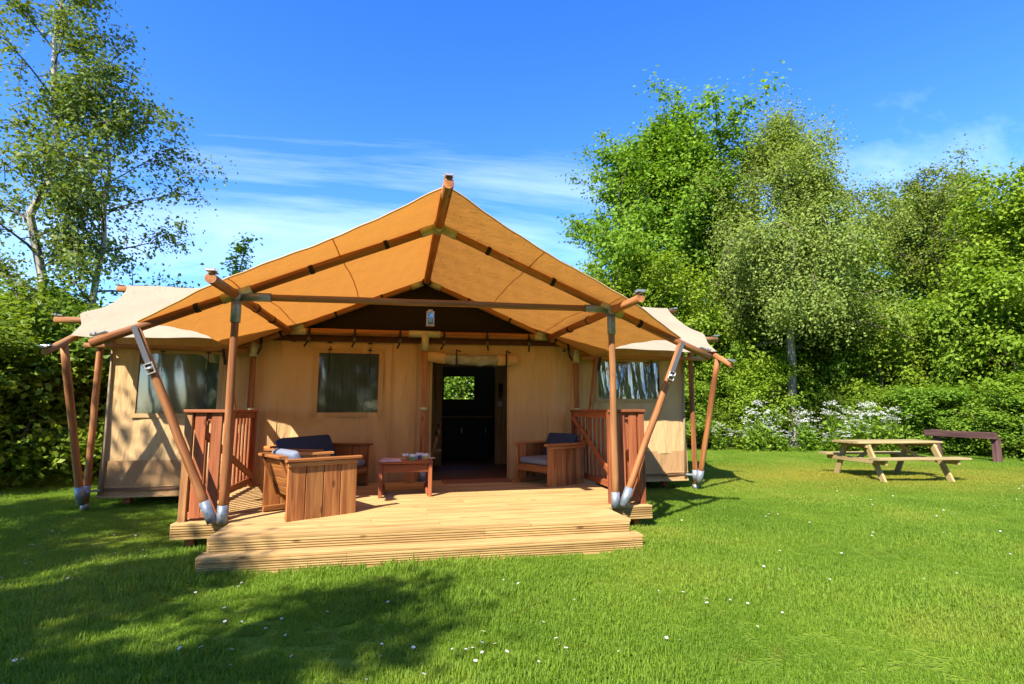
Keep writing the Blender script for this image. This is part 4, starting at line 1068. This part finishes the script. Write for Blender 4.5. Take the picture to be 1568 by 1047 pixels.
maple = make_tree('maple_tree', 41, 8.2, 0.17, 3.6, lambda t: 0.8 if t < 0.3 else math.sqrt(max(0.05, 1 - ((t - 0.3) / 0.72) ** 2)), 0.22, 34, 8, 3, 60000, 0.135, 0.33, 'maple', 'bark', (0.2, 1.0), 0, label='yellow green maple rising behind the timber barrier')
place(maple, 20.8, 13.4, 0.2)
# more wood behind: copies with their own places
for (src, x, y, rz, s, lab) in ((maple, 18.3, 19.5, 2.1, 1.0, 'mid height maple between the birch and the olive tree'),
                               (maple, 9.6, 19.0, 4.0, 0.82, 'low maple below the oak right of the tent roof'),
                               (oak, 29.5, 24.0, 3.0, 0.86, 'oak far behind the yellow green maple'),
                               (alder, 19.5, 25.0, 4.2, 0.82, 'olive tree standing behind the weeping birch'),
                               (maple, 25.0, 12.6, 3.3, 1.05, 'maple at the end of the hedge past the barrier'),
                               (alder, 6.3, 25.5, 2.0, 0.55, 'small olive tree behind the tent beside the oak')):
    c = copy_tree(src); place(c, x, y, rz, s, label=lab)

lb = make_tree('birch_tree', 53, 15.5, 0.12, 2.2, lambda t: 0.72 if t < 0.3 else 0.85 * math.sqrt(max(0.04, 1 - ((t - 0.3) / 0.75) ** 2)), 0.20, 40, 8, 3, 19000, 0.10, 0.22, 'bdark', 'birch', (0.45, 1.1), 0.15, label='tall sparse birch rising above the left hedge', gap=0.1)
place(lb, -8.25, 14.0, 0.0)
lb2 = make_tree('birch_tree', 59, 9.6, 0.11, 2.5, lambda t: 0.8 if t < 0.35 else 0.9 * math.sqrt(max(0.04, 1 - ((t - 0.35) / 0.7) ** 2)), 0.25, 30, 8, 3, 15000, 0.105, 0.22, 'bdark', 'birch', (0.3, 1.0), 0.15, label='shorter sparse birch between the tall birch and the wing roof', gap=0.1)
place(lb2, -7.15, 14.3, 0.9)
st_ = make_tree('young_tree', 61, 6.9, 0.06, 1.3, lambda t: 0.8 * (1 - 0.5 * t), 0.35, 16, 5, 2, 1300, 0.14, 0.16, 'maple', 'bark', (0.5, 1.1), 0, label='young tree with a thin top peeking over the canopy left of the ridge', gap=0.1)
place(st_, -5.0, 18.0, 0.3)

# shrubs
def shrub(seed, H, R, leaves, ls, mat, label, group, name='shrub'):
    return make_tree(name, seed, H, 0.035, R, lambda t: 0.95 if t < 0.45 else math.sqrt(max(0.1, 1 - ((t - 0.45) / 0.62) ** 2)), 0.06, 36, 6, 2, leaves, ls, 0.22, mat, 'bark', (0.1, 1.1), 0, label=label, cat='shrub', group=group, crown='foliage', trunk='stems', multi=3)
LR = 'dense bright green shrub in the hedge beyond the lawn'
GR = 'shrubs of the hedge beyond the lawn'
sA = shrub(71, 3.0, 1.5, 22000, 0.10, 'shrub', LR, GR)
sB = shrub(73, 3.6, 1.5, 22000, 0.11, 'maple', LR, GR)
sC = shrub(79, 2.4, 1.35, 18000, 0.095, 'shrub', LR, GR)
front = [(7.2, 17.4), (9.2, 17.6), (11.0, 17.3), (12.6, 16.9), (15.6, 15.6), (16.6, 13.9), (16.9, 12.5), (17.4, 11.2), (18.2, 10.0), (19.2, 8.8)]
back = [(6.2, 19.6), (8.4, 19.8), (10.6, 19.5), (12.4, 19.2), (15.0, 19.6), (17.0, 17.9), (17.8, 16.2), (18.7, 14.6), (19.0, 12.2), (20.2, 10.8), (21.2, 9.4), (16.9, 20.3), (20.2, 17.6), (21.5, 15.0), (13.2, 18.9), (15.9, 18.8), (17.2, 19.0), (18.6, 17.3), (19.6, 15.6), (20.2, 13.6), (4.4, 18.4), (22.5, 12.2)]
used = set()
def put(src, x, y, rz, s, sz=None, label=None, group=None):
    o = src if src.name not in used else copy_tree(src)
    if o is src: used.add(src.name)
    place(o, x, y, rz, s, sz, label)
    if group: o['group'] = group
    return o
for i, (x, y) in enumerate(front):
    put((sC, sA, sC, sB)[i % 4], x + rng.uniform(-.3, .3), y + rng.uniform(-.3, .3), rng.uniform(0, 6.3), rng.uniform(0.75, 1.0), rng.uniform(0.55, 0.8), 'low bright green shrub in the front row of the hedge beyond the lawn')
for i, (x, y) in enumerate(back):
    put((sB, sA)[i % 2], x + rng.uniform(-.3, .3), y + rng.uniform(-.3, .3), rng.uniform(0, 6.3), rng.uniform(1.05, 1.35), rng.uniform(1.15, 1.5), 'tall green shrub rising behind the front row of the hedge beyond the lawn')
# behind the tent (seen through the rear window and over the roof)
for i, (x, y) in enumerate(((-1.5, 17.2), (0.6, 16.6), (2.3, 16.9), (4.0, 17.4))):
    c = copy_tree(sA); place(c, x, y, rng.uniform(0, 6.3), 1.05, 1.0, 'green shrub growing behind the tent, seen through its rear window'); c['group'] = 'shrubs behind the tent'
# left hedge
LL = 'large leaved dark green shrub in the hedge left of the tent'; GL = 'shrubs of the hedge left of the tent'
hA = shrub(83, 3.4, 1.5, 20000, 0.125, 'shrubd', LL, GL); hB = shrub(89, 3.0, 1.5, 19000, 0.12, 'shrubd', LL, GL)
for i, (x, y, s, sz) in enumerate(((-6.7, 10.9, 0.95, 0.8), (-7.3, 12.3, 1.1, 0.95), (-6.1, 12.8, 1.0, 0.85), (-5.6, 14.2, 1.0, 0.9), (-8.6, 12.6, 1.2, 0.95), (-7.4, 14.6, 1.2, 0.95), (-9.3, 14.4, 1.3, 1.05), (-8.2, 10.6, 1.1, 0.9), (-5.3, 16.0, 1.0, 0.85), (-10.0, 16.5, 1.4, 1.1), (-7.2, 17.0, 1.3, 1.0), (-3.6, 17.0, 1.0, 0.8))):
    if i in (4, 5, 6, 9, 10):
        c = copy_tree((sB, sA)[i % 2]); place(c, x, y, rng.uniform(0, 6.3), s, sz, 'yellow green shrub rising at the back of the hedge left of the tent'); c['group'] = GL
    else: put((hA, hB)[i % 2], x, y, rng.uniform(0, 6.3), s, sz)

# trees out on the near side of the lawn that shade it
sh = make_tree('ash_tree', 97, 7.3, 0.15, 2.5, lambda t: 0.8 if t < 0.3 else math.sqrt(max(0.05, 1 - ((t - 0.35) / 0.68) ** 2)), 0.42, 24, 5, 2, 8500, 0.15, 0.2, 'shrub', 'bark', (0.2, 1.0), 0, label='leafy tree on the near side of the lawn casting dappled shade', group='trees on the near side of the lawn', gap=0.08)
place(sh, -6.3, -2.3, 0.5)
for (x, y, rz, s) in ((-7.9, 1.2, 2.0, 0.9), (-9.3, 2.9, 3.3, 1.0), (-7.2, -0.9, 1.0, 0.92), (-9.4, -0.6, 4.0, 1.0), (-7.6, -3.6, 5.2, 1.0), (6.0, -12.0, 5.0, 1.5), (12.5, -11.0, 2.6, 1.5), (19, -9, 0.4, 1.5), (0.5, -13.5, 0.1, 1.6), (-6, -12, 2.2, 1.5)):
    c = copy_tree(sh); place(c, x, y, rz, s)

# hedge on the near side of the lawn
for i in range(9):
    c = copy_tree((sA, sB)[i % 2]); place(c, -9 + 3.1 * i, -9.5 - rng.uniform(0, 1.5), rng.uniform(0, 6.3), 1.35, 1.35, 'green shrub in the hedge along the near side of the lawn'); c['group'] = 'shrubs along the near side of the lawn'
# cow parsley in front of the hedge
def parsley(seed, label):
    r = random.Random(seed); root = empty('cow_parsley', (0, 0, 0), label, 'flower', 'white flowering plants before the hedge')
    stm = MB(); pos = []; lp = []
    for k in range(9):
        az = r.uniform(0, 6.28); rad = r.uniform(0.02, 0.30); h = r.uniform(0.75, 1.25)
        top = Vector((math.cos(az) * rad * 1.5, math.sin(az) * rad * 1.5, h)); b0 = Vector((math.cos(az) * rad * .4, math.sin(az) * rad * .4, 0))
        stm.tube([b0, b0.lerp(top, .5) + Vector((r.uniform(-.04, .04), r.uniform(-.04, .04), 0)), top], [0.007, 0.005, 0.003], 5, False)
        for u in range(r.randint(2, 4)):
            a = r.uniform(0, 6.28); c = top + Vector((math.cos(a) * 0.11, math.sin(a) * 0.11, r.uniform(-0.12, 0.05)))
            stm.tube([top - Vector((0, 0, 0.15)), c], [0.003, 0.002], 4, False)
            for _ in range(22):
                q = r.uniform(0, 6.28); w = 0.06 * math.sqrt(r.random()); pos.append((c.x + math.cos(q) * w, c.y + math.sin(q) * w, c.z + r.uniform(-.015, .015) - w * w * 5))
        for _ in range(34):
            t = r.random() ** 1.3; p = b0.lerp(top, t * 0.7); lp.append((p.x + r.gauss(0, .11), p.y + r.gauss(0, .11), max(0.03, p.z + r.gauss(0, .05))))
    stm.build('stems', 'stem', root)
    pos = np.array(pos); nrn = np.random.default_rng(seed)
    me = leaf_mesh('blossom', pos, np.array([0, -0.3, 0.7]) + nrn.normal(size=pos.shape) * 0.7, 0.019, seed, 'petal', 1.0, 0.02)
    o = bpy.data.objects.new('blossom', me); COL.objects.link(o); o.parent = root; o['kind'] = 'stuff'
    lp = np.array(lp); me = leaf_mesh('leaves', lp, np.array([0, 0, .8]) + nrn.normal(size=lp.shape) * 0.5, 0.12, seed, 'shrub', 0.7)
    o = bpy.data.objects.new('leaves', me); COL.objects.link(o); o.parent = root; o['kind'] = 'stuff'
    return root
PL = 'white flowering cow parsley plant at the foot of the hedge'
pA = parsley(101, PL); pB = parsley(103, PL)
spots = []
for i in range(40):
    t = rng.random() ** 1.5; j = min(len(front) - 2, int(t * (len(front) - 1))); f = t * (len(front) - 1) - j
    x = front[j][0] + (front[j + 1][0] - front[j][0]) * f; y_ = front[j][1] + (front[j + 1][1] - front[j][1]) * f
    d = rng.uniform(0.9, 1.75); nx, ny = -0.55, -0.83
    if j >= 5: nx, ny = -0.93, -0.35
    if abs(y_ + ny * d - 12.1) < 1.9: continue            # the barrier stands clear of the plants
    spots.append((x + nx * d, y_ + ny * d))
spots += [(13.3, 15.5), (13.8, 15.2), (14.2, 14.9), (14.6, 14.7), (14.9, 14.4), (14.4, 15.4), (15.1, 14.9), (13.6, 15.9), (15.2, 14.0), (16.3, 11.0), (16.7, 10.4), (17.0, 9.9)]
for i, (x, y_) in enumerate(spots):
    put((pA, pB)[i % 2], x, y_, rng.uniform(0, 6.3), rng.uniform(0.75, 1.1), rng.uniform(0.5, 1.35))

# ------------------------------------------------------------------ grass blades (geometry nodes, one object)
def blade_patch(seed, size, count):
    r = np.random.default_rng(seed)
    p = r.uniform(-size / 2, size / 2, (count, 2)); h = r.uniform(0.018, 0.05, count) * np.where(r.random(count) < 0.06, 1.5, 1)
    az = r.uniform(0, 6.283, count); ln = r.uniform(0.1, 0.75, count) * h; w = r.uniform(0.0016, 0.0030, count)
    dx, dy = np.cos(az), np.sin(az); v = np.zeros((count, 5, 3), np.float32)
    v[:, 0] = np.stack([p[:, 0] - dy * w, p[:, 1] + dx * w, np.full(count, -0.002)], 1)
    v[:, 1] = np.stack([p[:, 0] + dy * w, p[:, 1] - dx * w, np.full(count, -0.002)], 1)
    v[:, 2] = np.stack([p[:, 0] + dx * ln * .35 + dy * w * .8, p[:, 1] + dy * ln * .35 - dx * w * .8, h * .6], 1)
    v[:, 3] = np.stack([p[:, 0] + dx * ln * .35 - dy * w * .8, p[:, 1] + dy * ln * .35 + dx * w * .8, h * .6], 1)
    v[:, 4] = np.stack([p[:, 0] + dx * ln, p[:, 1] + dy * ln, h], 1)
    me = bpy.data.meshes.new('grass_tuft')
    fs = []
    for i in range(count):
        o = i * 5; fs.append((o, o + 1, o + 2, o + 3)); fs.append((o + 3, o + 2, o + 4))
    me.from_pydata(v.reshape(-1, 3).tolist(), [], fs); me.materials.append(M['blade']); me.update()
    return bpy.data.objects.new('grass_tuft', me)
patch = blade_patch(5, 0.34, 950)
pts = []
st = 0.235
yy = 1.0
while yy < 17.5:
    xx = -0.70 * yy - 1.2
    while xx < 1.56 * yy + 1.0:
        x = xx + rng.uniform(-.05, .05); y = yy + rng.uniform(-.05, .05)
        inside = (-1.62 < x < 2.42 and 5.03 < y < 6.2) or (-2.0 < x < 2.8 and y > 6.3) or (-3.9 < x < 4.8 and y > 9.0)
        if not inside: pts.append((x, y, 0))
        xx += st
    yy += st
me = bpy.data.meshes.new('grass'); me.from_pydata(pts, [], [])
def tuft(x, y):
    k = 0.85 + 0.18 * math.sin(x * 2.3 + 1.1 * math.sin(y * 1.7)) + 0.15 * math.sin(y * 3.1 + x * 0.9) + rng.uniform(-0.12, 0.2)
    edge = min(abs(y - 4.98) if -1.9 < x < 2.7 else 9, abs(x + 1.75) if 4.9 < y < 6 else 9, abs(x - 2.55) if 4.9 < y < 6 else 9)
    if edge < 0.16: k *= 1.45                                  # mower cannot reach the step
    if math.hypot(x - 9.7, (y - 9.2) * 1.4) < 1.3: k *= 1.2
    return k
sa_ = me.attributes.new('size', 'FLOAT', 'POINT'); sa_.data.foreach_set('value', np.array([tuft(p[0], p[1]) for p in pts], np.float32))
me.materials.append(M['blade'])
gr = bpy.data.objects.new('grass', me); COL.objects.link(gr); tag(gr, 'short mown green lawn grass', 'grass', kind='stuff')
ng = bpy.data.node_groups.new('grass_scatter', 'GeometryNodeTree')
ng.interface.new_socket('Geometry', in_out='INPUT', socket_type='NodeSocketGeometry')
ng.interface.new_socket('Geometry', in_out='OUTPUT', socket_type='NodeSocketGeometry')
gi = ng.nodes.new('NodeGroupInput'); go_ = ng.nodes.new('NodeGroupOutput')
ip = ng.nodes.new('GeometryNodeInstanceOnPoints'); oi = ng.nodes.new('GeometryNodeObjectInfo')
oi.inputs['Object'].default_value = patch
rv = ng.nodes.new('FunctionNodeRandomValue'); rv.data_type = 'FLOAT_VECTOR'
rv.inputs[0].default_value = (-0.03, -0.03, 0); rv.inputs[1].default_value = (0.03, 0.03, 6.283)
rs = ng.nodes.new('FunctionNodeRandomValue'); rs.data_type = 'FLOAT'
rs.inputs[2].default_value = 0.8; rs.inputs[3].default_value = 1.25; rs.inputs['Seed'].default_value = 3
ng.links.new(gi.outputs[0], ip.inputs['Points']); ng.links.new(oi.outputs['Geometry'], ip.inputs['Instance'])
ng.links.new(rv.outputs[0], ip.inputs['Rotation']); na = ng.nodes.new('GeometryNodeInputNamedAttribute'); na.data_type = 'FLOAT'; na.inputs['Name'].default_value = 'size'
ng.links.new(na.outputs['Attribute'], ip.inputs['Scale'])
ng.links.new(ip.outputs[0], go_.inputs[0])
md = gr.modifiers.new('scatter', 'NODES'); md.node_group = ng

# ------------------------------------------------------------------ daisies
def daisy():
    mb = MB(); mb.tube([(0, 0, 0), (0.004, 0, 0.03), (0.002, 0.002, 0.052)], [0.0018, 0.0015, 0.0015], 5, False)
    return mb
dv = MB(); n_p = 10
for k in range(n_p):
    a = 2 * math.pi * k / n_p; c, s = math.cos(a), math.sin(a)
    w = 0.0042
    dv.add([(c * 0.003 - s * w * .5, s * 0.003 + c * w * .5, 0.054), (c * 0.003 + s * w * .5, s * 0.003 - c * w * .5, 0.054), (c * 0.0145 + s * w, s * 0.0145 - c * w, 0.0565), (c * 0.0145 - s * w, s * 0.0145 + c * w, 0.0565)], [(0, 1, 2, 3)])
nf = len(dv.f)
dv.tube([(0, 0, 0.0545), (0, 0, 0.058)], [0.005, 0.0035], 8); nc = len(dv.f)
dv.tube([(0, 0, -0.002), (0.004, 0, 0.03), (0, 0, 0.054)], [0.0016, 0.0014, 0.0014], 5, False)
d0 = dv.build('daisy', 'petal')
d0.data.materials.append(plain('daisy_centre', (0.75, 0.5, 0.04), 0.8)); d0.data.materials.append(M['stem'])
for i, p in enumerate(d0.data.polygons): p.material_index = 0 if i < nf else (1 if i < nc else 2)
tag(d0, 'small white daisy with yellow centre in the lawn', 'daisy', 'daisies in the lawn')
first = True
def add_daisy(x, y):
    global first
    o = d0 if first else d0.copy()
    if not first: COL.objects.link(o)
    first = False
    o.location = (x, y, 0); o.rotation_euler = (rng.gauss(-0.18, 0.2), rng.gauss(0, 0.2), rng.uniform(0, 6.3)); s = rng.uniform(0.5, 0.8); o.scale = (s, s, s * rng.uniform(0.8, 1.1))
seeds = [(0.50, 3.20, 8, .10), (0.88, 3.15, 4, .10), (1.25, 3.0, 3, .1), (1.6, 3.05, 3, .08), (-1.85, 3.55, 5, .12), (-0.9, 3.5, 7, .18), (-1.35, 4.7, 12, .22), (-0.2, 3.05, 4, .2), (-3.0, 6.6, 10, .45), (-2.2, 5.3, 6, .4), (-2.9, 5.4, 7, .5), (-0.5, 3.9, 6, .3), (0.9, 4.2, 4, .35), (2.2, 3.4, 4, .15), (2.4, 3.7, 4, .15), (4.4, 6.4, 9, .3), (5.6, 6.6, 6, .35), (6.6, 6.9, 8, .3), (7.3, 6.0, 6, .3), (8.5, 6.4, 8, .4), (9.6, 6.8, 8, .5), (5.0, 5.2, 4, .3), (6.0, 4.7, 3, .3), (10.6, 7.6, 10, .5), (3.2, 4.4, 4, .3), (4.2, 4.0, 3, .3), (3.6, 6.5, 6, .2), (7.9, 7.6, 8, .4), (11.8, 8.5, 8, .5), (-3.9, 7.4, 8, .4)]
for (x, y, n_, s) in seeds:
    for _ in range(n_):
        xx, yy = x + rng.gauss(0, s), y + rng.gauss(0, s)
        if -1.75 < xx < 2.5 and yy > 4.95: continue
        add_daisy(xx, yy)
for _ in range(40):
    yy = rng.uniform(2.6, 9.0); xx = rng.uniform(-0.6 * yy, 1.4 * yy)
    if -2.3 < xx < 3.0 and yy > 4.9: continue
    add_daisy(xx, yy)
